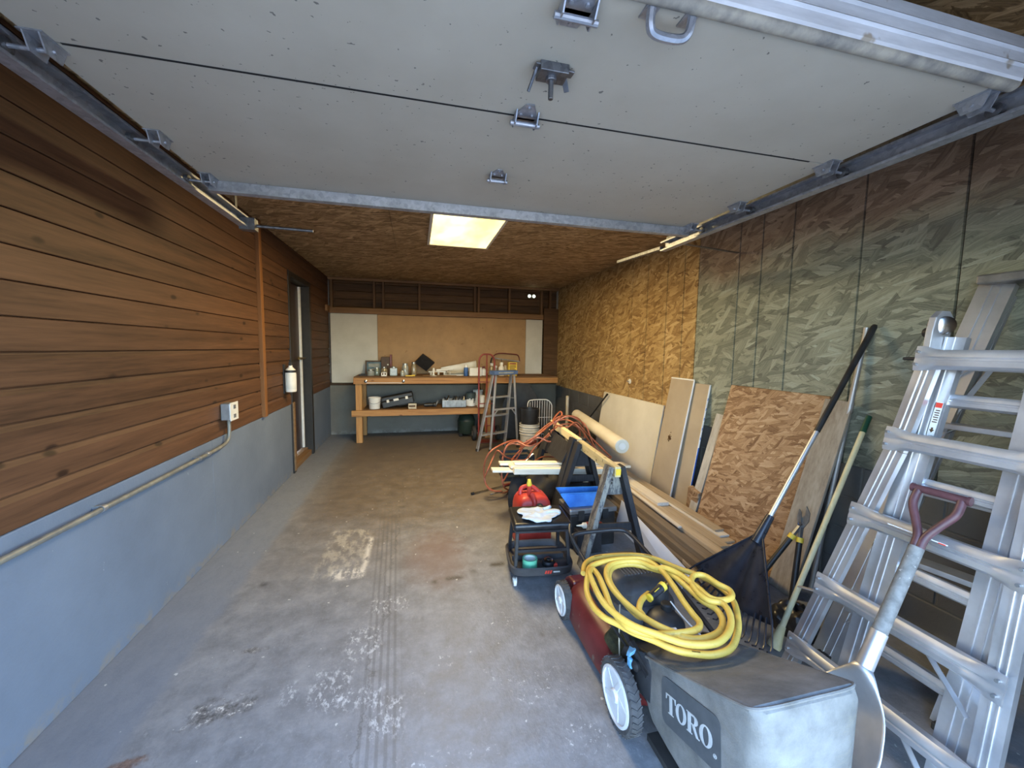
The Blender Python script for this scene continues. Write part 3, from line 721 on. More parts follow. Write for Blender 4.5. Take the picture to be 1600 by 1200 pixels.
# white pedestal holder
p = T('white_holder', .28, 6.68, z0, 'small white turned pedestal on a round saucer', 'holder')
MB().lathe([(0, 0), (.058, 0), (.060, .008), (.030, .014), (.020, .020), (.014, .04), (.020, .075), (.024, .09), (.018, .12), (.020, .135), (0, .137)], (.28, 6.68, z0), n=20).build('pedestal', 'white_gloss', p, smooth=True)
MB().lathe([(.061, .003), (.066, .006), (.061, .010)], (.28, 6.68, z0), n=20).build('saucer_rim', 'paper_tan', p, smooth=True)
# strips, mouldings and papers
random.seed(8)
strips = [((.20, 6.92), (.52, 6.95), .05, .02, 'paper_white', 'short white moulding strip beside the black tray', .05),
          ((.33, 6.98), (.62, 7.02), .06, .03, 'paper_white', 'white wrapped bundle behind the pedestal', .07),
          ((.50, 6.86), (1.02, 6.95), .07, .018, 'paper_tan', 'long cream trim board in the middle of the bench', .055),
          ((.55, 7.04), (1.05, 7.08), .08, .05, 'paper_tan', 'thick cream board at the back of the bench', .03),
          ((.10, 6.76), (.66, 6.70), .04, .015, 'bench_top', 'brown wooden slat slanting across the bench', .0),
          ((.45, 6.74), (.80, 6.80), .04, .018, 'paper_white', 'pale stick in front of the blue can', .0),
          ((1.00, 6.80), (1.30, 6.92), .06, .018, 'paper_tan', 'cream offcut behind the white carton', .04)]
for (a, b, w, h, mt, lab, up) in strips:
    z = z0 + h/2 + up
    o = MB().bar((a[0], a[1], z), (b[0], b[1], z + random.uniform(-.005, .01)), w, h)
    if up > .02: o.bar((a[0]+.03, a[1], z0+up/2), (a[0]+.06, a[1]+.004, z0+up/2), w*.8, up)
    if up > .02: o.bar((b[0]-.06, b[1], z0+up/2), (b[0]-.03, b[1]-.004, z0+up/2), w*.8, up)
    q = o.build('trim_strip', mt, bevel=.003); origin(q, ((a[0]+b[0])/2, (a[1]+b[1])/2, z0)); tag(q, lab, 'board', 'trim offcuts on the bench')
# rolled white sheet, a flattened cone
p = T('rolled_sheet', .73, 7.05, z0, 'large white rolled paper sheet widening to the right', 'paper roll')
def cone(u, v):
    a = u*2*PI*.93; r1 = .025 + .075*v
    return (.42+.62*v, 7.05 + r1*.9*math.cos(a)*.7, z0+.10+.05*v + r1*math.sin(a))
MB().grid(cone, 20, 6).build('sheet', 'paper_white', p, smooth=True, solid=.003)
MB().box((.48, 7.0, z0), (.95, 7.1, z0+.06)).build('core_board', 'paper_tan', p)
p = T('spray_can', .82, 6.72, z0, 'blue spray can with white top beside the white carton', 'can')
MB().lathe([(0, 0), (.036, 0), (.038, .006), (.038, .13), (.030, .145), (0, .145)], (.82, 6.72, z0), n=18).build('body', 'blue_paint', p, smooth=True)
MB().lathe([(.0, .145), (.024, .145), (.024, .185), (.018, .19), (0, .19)], (.82, 6.72, z0), n=14).build('cap', 'white_gloss', p, smooth=True)
p = T('carton', 1.0, 6.76, z0, 'plain white carton on the middle of the bench', 'box')
MB().box((.88, 6.70, z0), (1.09, 6.82, z0+.135)).build('body', 'paper_white', p, bevel=.003)
MB().box((.875, 6.695, z0+.136), (1.095, 6.825, z0+.142)).build('lid', 'paper_white', p)
def bottle(x, y, r, h, body, cap, label, tip=False):
    p = T('bottle', x, y, z0, label, 'bottle', 'bottles behind the stepladder top')
    MB().lathe([(0, 0), (r, 0), (r*1.04, .008), (r*1.04, h*.62), (r*.5, h*.76), (r*.45, h*.80), (0, h*.80)], (x, y, z0), n=16).build('body', body, p, smooth=True)
    MB().lathe([(0, h*.79), (r*.66, h*.79), (r*.66, h*.99), (0, h)], (x, y, z0), n=14).build('cap', cap, p, smooth=True)
    if tip: MB().lathe([(.006, h), (.004, h+.05), (0, h+.06)], (x, y, z0), n=8).build('nozzle', 'black_plastic', p)
bottle(1.27, 6.75, .042, .22, 'glass_amber', 'white_gloss', 'brown bottle with white cap left of the ladder top')
bottle(1.44, 6.74, .048, .235, 'white_gloss', 'white_gloss', 'white bottle with black nozzle behind the ladder top', True)
bottle(1.36, 6.84, .040, .17, 'jar_lid', 'white_gloss', 'small grey tin bottle behind the ladder top')
bottle(1.53, 6.82, .035, .18, 'paper_tan', 'paper_tan', 'cream bottle beside the yellow box')
bottle(1.14, 6.82, .040, .16, 'paper_white', 'dark_red', 'pale bottle with red cap right of the white carton')
p = T('yellow_carton', 1.63, 6.72, z0, 'yellow printed box standing on the bench behind the ladder', 'box')
MB().box((1.555, 6.68, z0), (1.705, 6.78, z0+.235)).build('body', 'yellow_paint', p, bevel=.003)
o = MB()
for i, (a, b) in enumerate(((.02, .13), (.015, .135), (.02, .11), (.02, .13), (.03, .12))):
    o.box((1.555+a, 6.6785, z0+.17-i*.024), (1.555+b, 6.6795, z0+.183-i*.024))
o.build('printed_lines', 'print_dark', p); MB().box((1.57, 6.6785, z0+.20), (1.69, 6.6795, z0+.225)).build('printed_band', 'red_paint', p)
# bow saw leaning on the panel
p = T('bow_saw', 1.68, 7.14, z0, 'dark red bow saw leaning on the tan panel at right', 'saw')
MB().tube(catmull([(1.36, 7.20, z0+.30), (1.42, 7.20, z0+.36), (1.52, 7.21, z0+.385), (1.70, 7.22, z0+.375), (1.84, 7.22, z0+.36), (1.88, 7.22, z0+.31), (1.89, 7.21, z0+.24)], 6), .011, 8).build('bow', 'dark_red', p, smooth=True)
MB().bar((1.355, 7.20, z0+.30), (1.89, 7.21, z0+.235), .003, .018).build('blade', 'grey_metal', p)
MB().tube(catmull([(1.355, 7.20, z0+.30), (1.34, 7.20, z0+.2), (1.40, 7.19, z0+.05), (1.41, 7.19, z0)], 6), .012, 8).build('handle', 'black_plastic', p, smooth=True)

# --------------- things on the lower shelf
zs = .530
def pail(x, y, z, r, h, m, label, cat='bucket', group=None, hoop=True, drips=False):
    p = thing('pail', (x, y, z), label, cat, group)
    MB().lathe([(0, .004), (r*.82, .0), (r*.84, .006), (r*.97, h*.86), (r*1.03, h*.87), (r*1.03, h*.92), (r, h*.93), (r*1.02, h), (r*.97, h), (r*.93, h*.5), (r*.80, .012), (0, .012)], (x, y, z), n=26).build('body', m, p, smooth=True)
    if hoop: MB().tube([(x-r*1.03, y, z+h*.86), (x-r*1.0, y-r*.5, z+h*.66), (x-r*.5, y-r*.97, z+h*.52), (x, y-r*1.04, z+h*.48), (x+r*.5, y-r*.97, z+h*.52), (x+r*1.0, y-r*.5, z+h*.66), (x+r*1.03, y, z+h*.86)], .003, 6).build('handle', 'grey_metal', p, smooth=True)
    if drips:
        o = MB()
        random.seed(5)
        for i in range(9):
            a = -PI/2 + (i-4)*.33; hh = random.uniform(.25, .62)*h
            o.bar((x+r*.99*math.cos(a), y+r*.99*math.sin(a), z+hh), (x+r*.89*math.cos(a), y+r*.89*math.sin(a), z+.01), .03*r/.1, .004, up=(math.cos(a), math.sin(a), .1))
        o.build('paint_drips', 'paper_white', p)
    return p
plain('pail_green', (.025, .04, .042), (.045, .065, .068), .5)
pail(-.66, 6.72, zs, .098, .185, 'white_gloss', 'white plastic pail at the left end of the lower shelf')
pail(.915, 6.79, zs, .085, .235, 'pail_green', 'dark pail streaked with white paint on the lower shelf', drips=True)
pail(1.075, 6.68, zs, .072, .20, 'paper_white', 'white paint pail in front at the right shelf end', hoop=False)
pail(1.06, 6.92, zs, .085, .27, 'paper_white', 'taller white pail at the back right of the shelf', hoop=False)
p = T('tool_case', -.32, 6.78, zs, 'black plastic tool case lying tilted on the lower shelf', 'tool case')
m = Matrix.Translation((-.30, 6.78, zs+.135)) @ Matrix.Rotation(math.radians(-11), 4, 'Y')
MB().box((-.25, -.12, -.085), (.25, .12, .02)).xf(m).build('lower_shell', 'black_plastic', p, bevel=.012)
MB().box((-.25, -.12, .024), (.25, .12, .085)).xf(m).build('lid', 'black_plastic', p, bevel=.012)
for lo, hi in (((-.06, -.126, .0), (.02, -.121, .035)), ((-.17, -.128, -.005), (-.13, -.121, .04)), ((.13, -.128, -.005), (.17, -.121, .04))): MB().box(lo, hi).xf(m).build('latch', 'paper_white', p, label='pale latch')
MB().box((.0, -.06, -.10), (.25, .08, -.086)).xf(m).build('foot_block', 'black_plastic', p)
p = T('small_carton', -.06, 6.64, zs, 'small grey worn carton in front of the black tool case', 'box')
MB().box((-.13, 6.60, zs), (.0, 6.655, zs+.085)).build('body', 'paper_tan', p, bevel=.003)
MB().box((-.12, 6.598, zs+.03), (-.02, 6.60, zs+.06)).build('printed_band', 'print_dark', p)
p = T('black_grinder', .22, 6.80, zs, 'low black power tool lying mid shelf', 'tool')
MB().lathe([(0, 0), (.03, .005), (.035, .06), (.032, .15), (.045, .16), (.045, .20), (0, .205)], (.12, 6.78, zs+.036), (1, .1, .0), 14).build('body', 'black_plastic', p, smooth=True)
MB().lathe([(0, 0), (.06, 0), (.06, .01), (0, .01)], (.33, 6.80, zs+.062), (.9, .0, -.35), 18).build('disc', 'grey_metal', p, smooth=True)
MB().tube(catmull([(.12, 6.78, zs+.04), (.05, 6.82, zs+.03), (.0, 6.88, zs+.012), (.08, 6.95, zs+.012), (.2, 6.92, zs+.012)], 5), .006, 6).build('cord', 'black_rubber', p, smooth=True)
p = T('tool_tote', .62, 6.76, zs, 'grey ribbed tote full of black hand tools on the shelf', 'tool tote')
o = MB().box((.42, 6.66, zs), (.82, 6.68, zs+.125)).box((.42, 6.86, zs), (.82, 6.88, zs+.125)).box((.42, 6.68, zs), (.44, 6.86, zs+.125)).box((.80, 6.68, zs), (.82, 6.86, zs+.125)).box((.42, 6.66, zs), (.82, 6.88, zs+.012))
for x in (.47, .56, .65, .74): o.box((x-.008, 6.652, zs), (x+.008, 6.66, zs+.12))
o.build('shell', 'grey_metal', p, bevel=.003)
random.seed(2)
for i in range(7):
    x = .46+i*.055; MB().bar((x, 6.72+.02*(i % 3), zs+.03), (x+random.uniform(-.05, .09), 6.80, zs+.16+random.uniform(0, .03)), .022, .018).build('hand_tool', 'black_plastic' if i % 3 else 'chrome', p, bevel=.004)

# ================================================================== HAND TRUCK, STEPLADDER AND THINGS BEFORE THE BENCH
p = thing('hand_truck', (1.12, 6.40, 0), 'red tubular hand truck standing behind the stepladder', 'hand truck')
MB().tube(catmull([(1.00, 6.42, .08), (1.00, 6.43, .7), (1.00, 6.44, 1.20), (1.01, 6.44, 1.36), (1.06, 6.44, 1.425), (1.12, 6.44, 1.435), (1.20, 6.44, 1.425), (1.25, 6.44, 1.36), (1.26, 6.44, 1.20), (1.26, 6.43, .7), (1.26, 6.42, .08)], 6), .014, 10).build('frame', 'red_paint', p, smooth=True)
MB().cyl((1.13, 6.42, .10), (1.13, 6.44, 1.43), .011, n=8).build('centre_tube', 'red_paint', p, smooth=True)
for z in (.25, .62, .98): MB().bar((1.0, 6.425, z), (1.26, 6.425, z), .03, .012).build('crossbar', 'red_paint', p)
MB().box((.98, 6.20, .012), (1.28, 6.42, .020)).build('toe_plate', 'dark_red', p)
for x in (.93, 1.33):
    w_ = MB().lathe([(.05, -.03), (.10, -.034), (.122, -.022), (.122, .022), (.10, .034), (.05, .03)], (x, 6.47, .122), (1, 0, 0), 24, closed=True).build('wheel', 'black_rubber', p, smooth=True)
    MB().lathe([(0, -.025), (.052, -.025), (.052, .025), (0, .025)], (x, 6.47, .122), (1, 0, 0), 18).build('hub', 'paper_white', w_, smooth=True)
MB().cyl((.93, 6.47, .122), (1.33, 6.47, .122), .010, n=8).build('axle', 'grey_metal', p)

galv('aluminium', (.48, .49, .52), (.64, .65, .68), .40, .86, (1, 1, 1), 5, spangle=.04)
galv('aluminium_dull', (.34, .34, .35), (.46, .46, .47), .48, .75, (1, 1, 1), 7, spangle=.04)
plain('cap_blue', (.05, .09, .20), (.08, .13, .26), .45)
p = thing('stepladder', (1.2, 5.83, 0), 'small aluminium stepladder with blue top standing before the workbench', 'ladder')
fA, fB = (V((1.06, 5.69, 0)), V((1.16, 5.785, 1.17))), (V((1.53, 5.88, 0)), V((1.465, 5.92, 1.17)))
sA, sB = (V((.875, 5.76, 0)), V((1.125, 5.83, 1.17))), (V((1.345, 5.99, 0)), V((1.435, 5.975, 1.17)))
def lrail(a, b, w, h, m, up): return MB().bar(a, b, w, h, up).build('rail', m, p, bevel=.003)
ux = (.42, -.9, 0)
lrail(fA[0], fA[1], .030, .020, 'aluminium', ux); lrail(fB[0], fB[1], .030, .020, 'aluminium', ux)
lrail(sA[0], sA[1], .022, .055, 'aluminium_dull', ux); lrail(sB[0], sB[1], .022, .055, 'aluminium_dull', ux)
for t in (.20, .44, .68):
    MB().bar(sA[0].lerp(sA[1], t), sB[0].lerp(sB[1], t), .075, .022).build('step', 'aluminium_dull', p, bevel=.003)
a, b = fA[0].lerp(fA[1], .53), fB[0].lerp(fB[1], .53)
MB().bar(a, b, .012, .028).build('cross_brace', 'aluminium', p, bevel=.002)
MB().bar(a.lerp(b, .20), fA[0].lerp(fA[1], .44), .008, .018).build('gusset_brace', 'aluminium', p)
MB().bar(a.lerp(b, .80), fB[0].lerp(fB[1], .44), .008, .018).build('gusset_brace', 'aluminium', p)
MB().bar(fA[0].lerp(fA[1], .66), sA[0].lerp(sA[1], .66), .004, .018).build('spreader', 'grey_metal', p)
MB().bar(fB[0].lerp(fB[1], .66), sB[0].lerp(sB[1], .66), .004, .018).build('spreader', 'grey_metal', p)
c_ = (fA[1]+fB[1]+sA[1]+sB[1])/4
d_ = (fB[1]-fA[1]).normalized(); n_ = V((-d_.y, d_.x, 0))
MB().prism([(-.215, -.075), (.215, -.075), (.215, .075), (-.215, .075)], c_-V((0, 0, .03)), d_, n_, (0, 0, .062)).build('top_cap', 'cap_blue', p, bevel=.008, label='blue plastic top cap')
MB().prism([(-.15, -.0765), (.13, -.0765), (.13, -.0755), (-.15, -.0755)], c_-V((0, 0, .008)), d_, n_, (0, 0, .018)).build('printed_band', 'glass_grey', p)
for q in (fA[0], fB[0], sA[0], sB[0]): MB().box((q.x-.02, q.y-.02, 0), (q.x+.02, q.y+.02, .035)).build('foot', 'black_rubber', p, bevel=.004)

# white bucket pair nested under a black bin, wire rack, black sheet
plain('bucket_white', (.48, .46, .41), (.57, .55, .49), .5)
def bucket5(x, y, z, label):
    p = thing('bucket', (x, y, z), label, 'bucket', 'nested white buckets')
    MB().lathe([(0, .0), (.128, .0), (.132, .01), (.146, .22), (.156, .222), (.156, .235), (.147, .24), (.148, .262), (.160, .264), (.160, .278), (.150, .281), (.152, .300), (.158, .303), (.158, .313), (.146, .313), (.126, .02), (0, .02)], (x, y, z), n=32).build('body', 'bucket_white', p, smooth=True)
    return p
bx_, by_ = 1.70, 5.82
b1 = bucket5(bx_, by_, 0, 'lower white bucket with printed front beside the stepladder')
o = MB()
for i in range(5):
    a = -PI/2 - .55 + i*.22
    o.bar((bx_+.141*math.cos(a), by_+.141*math.sin(a), .08), (bx_+.146*math.cos(a+.13), by_+.146*math.sin(a+.13), .15-.03*(i % 2)), .05, .004, up=(math.cos(a), math.sin(a), 0))
o.build('printed_letters', 'dark_red', b1)
b2 = bucket5(bx_, by_, .075, 'upper white bucket nested in the lower one')
p = thing('waste_bin', (bx_, by_, .10), 'tapered black plastic bin standing in the white buckets', 'bin')
MB().lathe([(0, .0), (.105, .0), (.110, .01), (.138, .50), (.146, .50), (.146, .52), (.131, .52), (.100, .015), (0, .015)], (bx_, by_, .10), n=28).build('body', 'black_plastic', p, smooth=True)
p = thing('wire_rack', (2.0, 6.10, 0), 'white wire rack with rounded top beside the black bin', 'rack')
MB().tube(catmull([(1.78, 6.22, .02), (1.78, 6.22, .5), (1.79, 6.22, .66), (1.86, 6.22, .695), (2.0, 6.22, .70), (2.12, 6.22, .69), (2.19, 6.22, .62), (2.20, 6.22, .5), (2.20, 6.22, .02)], 6), .008, 8).build('hoop', 'white_gloss', p, smooth=True)
for i in range(9):
    x = 1.82+i*.042; MB().cyl((x, 6.22, .03), (x, 6.22, .685 if 0 < i < 8 else .66), .0035, n=6).build('wire', 'white_gloss', p)
for z in (.12, .40): MB().cyl((1.78, 6.222, z), (2.20, 6.222, z), .004, n=6).build('wire', 'white_gloss', p)
p = thing('black_sheet', (1.75, 6.45, 0), 'black tapered sheet leaning on the bench front behind the bin', 'sheet')
MB().prism([(-.35, 0), (.42, 0), (.40, .55), (.16, .93), (-.12, .95), (-.3, .6)], (1.72, 6.40, .02), (1, 0, 0), (0, .13, .99), (0, .008, 0)).build('sheet', 'black_plastic', p)
MB().prism([(-.10, .91), (.14, .89), (.15, .93), (-.12, .95)], (1.72, 6.396, .02), (1, 0, 0), (0, .13, .99), (0, .004, 0)).build('folded_edge', 'black_rubber', p)
plain('dark_green', (.012, .022, .016), (.022, .036, .026), .5)
p = thing('shop_vacuum', (.80, 6.72, 0), 'dark green rounded canister on wheels under the bench', 'vacuum')
MB().lathe([(0, .05), (.13, .05), (.15, .08), (.15, .26), (.155, .27), (.15, .285), (.12, .36), (.06, .39), (0, .395)], (.85, 6.85, 0), n=28).build('canister', 'dark_green', p, smooth=True)
MB().tube(catmull([(.80, 6.85, .39), (.80, 6.85, .44), (.85, 6.85, .455), (.90, 6.85, .44), (.90, 6.85, .39)], 5), .012, 8).build('handle', 'black_plastic', p, smooth=True)
for a in (.6, 2.2, 3.8, 5.4):
    MB().lathe([(0, -.015), (.030, -.015), (.030, .015), (0, .015)], (.85+.14*math.cos(a), 6.85+.14*math.sin(a), .030), (math.sin(a), -math.cos(a), 0), 12).cyl((.85+.14*math.cos(a), 6.85+.14*math.sin(a), .03), (.85+.12*math.cos(a), 6.85+.12*math.sin(a), .09), .01, n=6).build('caster', 'black_rubber', p)
tag(origin(MB().cyl((2.40, 6.02, 0), (2.385, 6.0, .77), .026, .026, 14).cyl((2.385, 6.0, .77), (2.384, 5.999, .785), .026, .018, 14).build('wooden_stake', 'paper_tan', smooth=True), (2.40, 6.02, 0)), 'pale round stake standing by the block wall in the far corner', 'stake')
# two glowing knobs stand in for daylight through small holes in the back wall
t = NT('spot_glow'); t.out((.9, .95, .85), .4); t.b.inputs['Emission Color'].default_value = (.85, 1, .85, 1); t.b.inputs['Emission Strength'].default_value = 1.2
p = thing('daylight_spots', (2.11, YB-.02, 2.52), 'pair of small round glowing spots standing in for daylight holes high on the dark back wall', 'daylight spot')
MB().box((2.05, YB-.012, 2.48), (2.18, YB+.004, 2.56)).build('base', 'sill_dark', p, bevel=.004)
for x in (2.07, 2.158):
    MB().lathe([(0, 0), (.024, .0), (.030, .022), (.022, .036), (0, .042)], (x, YB-.012, 2.52), (0, -1, 0), 16).build('hole_glow', 'spot_glow', p, smooth=True)

# ================================================================== MIDDLE PILE: SAWHORSES, LUMBER, HOSE, GAS CAN, STOOL
def worn(name, base, chip, amt=.55, axis=2, rough=.7):
    t = NT(name); st = [16.0]*3; st[axis] = 4.0
    n = t.noise(t.mp(t.pos, tuple(st)), 1.6, 6, .7); k = t.noise(t.pos, 60, 3, .6)
    col = t.ramp(n, [(.3, base), (.7, tuple(a*1.5+.01 for a in base))])
    col = t.mix(t.step(t.math('MULTIPLY_ADD', k, .25, n), amt+.10, amt+.22), col, chip)
    t.bump(n, .3, .004); t.out(col, rough, 0, .3)
worn('saw_black', (.014, .014, .017), (.07, .07, .075), .66)
worn('saw_grey', (.055, .055, .06), (.21, .205, .185), .48)
wood('saw_yellow', (.60, .48, .24), (.78, .68, .44), 1, .6)
def yellowtape():
    t = NT('yellow_rail'); n = t.noise(t.pos, 22, 4, .7)
    t.out(t.mix(t.step(n, .60, .66), t.ramp(t.noise(t.mp(t.pos, (9, 1, 9)), 3, 4, .6), [(.3, (.42, .34, .17)), (.7, (.62, .53, .32))]), (.05, .045, .035)), .6, 0, .3)
yellowtape()
wood('pine_pale', (.66, .56, .40), (.84, .77, .63), 0, .6)
wood('pine_y', (.30, .23, .15), (.50, .40, .28), 1, .6)
wood('pine_y_dark', (.13, .098, .068), (.235, .185, .135), 1, .65)
wood('pine_y_white', (.52, .46, .38), (.72, .68, .60), 1, .6)

def sawhorse(x0, y0, x1, y1, h, mats, label, feet, skew=0):
    """rail from (x0,y0) to (x1,y1); legs splay sideways"""
    rail, gl, gr = mats
    p = thing('sawhorse', ((x0+x1)/2, (y0+y1)/2, 0), label, 'sawhorse', 'sawhorses standing end to end')
    a, b = V((x0, y0, h)), V((x1, y1, h))
    d = (b-a).normalized(); s = V((d.y, -d.x, 0))      # s points right
    MB().bar(a, b, .042, .075).build('top_rail', rail, p, bevel=.004)
    for t, m1, m2 in ((.07, gl, gr), (.92, 'saw_black', 'saw_black')):
        c = a.lerp(b, t)
        for sg, mm in ((-1, m1), (1, m2)):
            top = c + s*sg*.040 + V((0, 0, .030)); bot = V((c.x, c.y, 0)) + s*sg*.235 + d*(-.03 if t < .5 else .03)
            MB().bar(bot, top, .095 if h < .692 else .12, .038, up=s*sg).build('leg', mm, p, bevel=.004)
        MB().bar(c - s*.075 - V((0, 0, .115)) + d*.03, c + s*.075 - V((0, 0, .115)) + d*.03, .014, .15).build('gusset', m1, p)
        zb = .27 if t < .5 else .40
        w = .040 + (.235-.040)*(1-zb/h)
        MB().bar(V((c.x, c.y, zb)) - s*w, V((c.x, c.y, zb)) + s*w, .018, .060).build('cross_brace', m2 if t < .5 else 'saw_black', p, bevel=.003)
    return p
sh1 = sawhorse(1.355, 2.43, 1.425, 3.24, .69, ('yellow_rail', 'saw_grey', 'saw_black'), 'nearer sawhorse with worn yellow rail and paint-worn grey legs', None)
sh2 = sawhorse(1.43, 3.27, 1.50, 4.22, .695, ('saw_yellow', 'saw_black', 'saw_black'), 'farther black sawhorse with pale rail draped in orange hose', None)
# black side panels of the far sawhorse
MB().quad8([V((1.385, 3.34, .66)), V((1.44, 4.10, .66)), V((1.33, 4.10, .46)), V((1.30, 3.34, .50))], [V((1.373, 3.34, .66)), V((1.428, 4.10, .66)), V((1.318, 4.10, .46)), V((1.288, 3.34, .50))]).build('side_panel', 'saw_black', sh2)
# small nailed metal plates on the near rail end
MB().box((1.337, 2.4235, .668), (1.375, 2.4295, .712)).build('end_plate', 'yellow_paint', sh1, bevel=.002, label='yellow painted rail end')
for z in (.60, .625): MB().box((1.318, 2.44, z), (1.326, 2.452, z+.016)).build('nail_plate', 'chrome', sh1)

# pale boards lying across the sawhorse braces
random.seed(11)
bd = [((.67, 3.50), (1.98, 3.48), .10, .022, .418), ((.92, 3.60), (2.10, 3.63), .09, .024, .422), ((.84, 3.51), (2.08, 3.52), .085, .024, .443), ((.86, 3.43), (1.90, 3.42), .055, .055, .420), ((.76, 3.60), (1.90, 3.59), .08, .024, .448), ((.88, 3.52), (1.90, 3.53), .075, .022, .468)]
labs = ['lowest pale board of the pile across the sawhorses, its left end longest', 'pale board at the back of the pile across the sawhorses', 'pale middle board resting on the pile across the sawhorses', 'thick pale batten at the front of the board pile behind the gas can', 'pale board at the back second layer across the sawhorses', 'topmost pale board of the pile across the sawhorses']
for (a, b, w, h, z), lab in zip(bd, labs):
    q = MB().bar((a[0], a[1], z), (b[0], b[1], z-.055*(b[0]-a[0])), w, h).build('pine_board', 'pine_pale', bevel=.003)
    origin(q, ((a[0]+b[0])/2, (a[1]+b[1])/2, z-h/2)); tag(q, lab, 'board', 'pale boards across the sawhorses')

# orange air hose draped over the far sawhorse
OH = [(0.85,3.95,0.03)]
OH = [(0.851, 3.857, 0.071), (0.712, 3.825, 0.112), (0.671, 3.895, 0.205), (0.659, 3.837, 0.376), (0.713, 3.816, 0.503), (0.853, 3.896, 0.556), (1.02, 4.02, 0.561), (1.104, 3.992, 0.522), (1.061, 3.984, 0.471), (1.148, 3.853, 0.581), (1.274, 3.929, 0.661), (1.357, 3.866, 0.746), (1.452, 3.841, 0.808), (1.551, 3.825, 0.842), (1.671, 3.851, 0.8), (1.801, 4.023, 0.673), (1.804, 3.999, 0.52), (1.743, 3.994, 0.452), (1.552, 3.992, 0.532), (1.34, 3.846, 0.574), (1.222, 3.874, 0.613), (1.072, 3.95, 0.52), (1.087, 3.976, 0.472), (0.985, 4.005, 0.288), (0.884, 4.011, 0.125), (0.839, 3.821, 0.404), (0.899, 3.945, 0.501), (0.971, 3.961, 0.542), (1.064, 3.921, 0.541), (1.212, 3.843, 0.648), (1.359, 3.914, 0.73), (1.422, 3.821, 0.833), (1.594, 4.024, 0.807), (1.7, 4.008, 0.779), (1.782, 3.931, 0.713), (1.836, 3.872, 0.548), (1.971, 4.018, 0.399), (1.83, 3.937, 0.497), (1.771, 4.012, 0.518), (1.741, 4.004, 0.65), (1.63, 3.922, 0.727), (1.511, 3.899, 0.741), (1.428, 3.944, 0.687), (1.302, 3.903, 0.597), (1.179, 3.839, 0.516), (1.102, 3.873, 0.389), (1.017, 3.995, 0.359), (0.869, 3.81, 0.445), (0.79, 3.811, 0.514), (0.779, 3.95, 0.424), (0.698, 3.867, 0.299), (0.676, 3.928, 0.18), (0.735, 3.913, 0.086), (0.857, 3.882, 0.048), (0.963, 4.039, 0.012), (0.862, 3.847, 0.128), (0.851, 3.899, 0.28), (0.877, 3.849, 0.527), (1.009, 3.952, 0.563), (1.118, 3.866, 0.532), (1.262, 3.885, 0.568), (1.413, 3.979, 0.638), (1.417, 3.877, 0.755), (1.507, 3.934, 0.839), (1.508, 4.017, 0.853), (1.369, 3.824, 0.78), (1.515, 3.815, 0.724), (1.637, 3.855, 0.767), (1.785, 3.984, 0.653), (1.87, 3.948, 0.565), (1.983, 3.857, 0.44), (2.074, 3.879, 0.358), (1.977, 3.843, 0.394), (1.855, 3.91, 0.503), (1.656, 3.81, 0.72), (1.573, 3.967, 0.776), (1.423, 4.015, 0.743), (1.306, 4.029, 0.66), (1.184, 3.976, 0.564), (1.074, 4.03, 0.444), (0.935, 3.804, 0.39), (1.157, 3.869, 0.36), (1.335, 4.032, 0.361), (1.481, 3.986, 0.366), (1.39, 3.899, 0.443), (1.368, 4.026, 0.439), (1.403, 3.949, 0.59)]
plain('hose_orange', (.27, .075, .036), (.38, .115, .06), .4, scale=7)
p = thing('air_hose', (1.2, 3.95, 0), 'tangled orange air hose draped over the far sawhorse', 'hose')
MB().tube(catmull(OH, 6), .0085, 8).build('hose', 'hose_orange', p, smooth=True)
def fitting(a, b, par):
    a, b = V(a), V(b); d = (b-a)
    MB().cyl(a, b, .007, n=10).cyl(a, a+d*.25, .011, n=8).cyl(a+d*.75, b, .010, n=8).build('metal_fitting', 'chrome', par, smooth=True)
fitting(OH[0], V(OH[0])+V((-.13, -.02, -.012)), p); fitting(OH[-1], V(OH[-1])+V((-.05, -.05, .10)), p)
fitting((1.18, 3.88, .44), (1.02, 3.82, .33), p)

# steel rod wand on the floor left of the hose
p = thing('spray_wand', (.70, 4.1, 0), 'thin steel wand with dark red grip on the floor left of the hose', 'wand')
MB().cyl((.58, 4.02, .012), (.98, 4.20, .014), .008, n=8).build('rod', 'chrome', p, smooth=True)
MB().cyl((.94, 4.183, .016), (1.10, 4.255, .018), .016, .014, n=10).build('grip', 'dark_red', p, smooth=True)
MB().lathe([(0, 0), (.014, .0), (.014, .03), (.006, .035), (0, .035)], (.58, 4.02, .014), (-.9, -.4, 0), 10).build('nozzle', 'black_plastic', p, smooth=True)

# dark crate and two tyres under and behind the boards
plain('crate_blue', (.012, .022, .038), (.025, .042, .065), .45)
p = thing('plastic_crate', (1.13, 4.45, 0), 'dark blue plastic crate with slotted side behind the orange hose', 'crate')
cx0, cx1, cy0, cy1, ch = .98, 1.34, 4.35, 4.65, .30
MB().box((cx0, cy0, 0), (cx1, cy1, .015)).build('bottom', 'crate_blue', p)
for i in range(5):
    z = .015+i*.06
    for (lo, hi) in (((cx0, cy0, z), (cx1, cy0+.012, z+.035)), ((cx0, cy1-.012, z), (cx1, cy1, z+.035)), ((cx0, cy0+.012, z), (cx0+.012, cy1-.012, z+.035)), ((cx1-.012, cy0+.012, z), (cx1, cy1-.012, z+.035))):
        MB().box(lo, hi).build('slat', 'crate_blue', p, bevel=.003)
for x in (cx0, (cx0+cx1)/2-.01, cx1-.02):
    MB().box((x, cy0-.004, 0), (x+.02, cy0, ch)).build('rib', 'crate_blue', p)
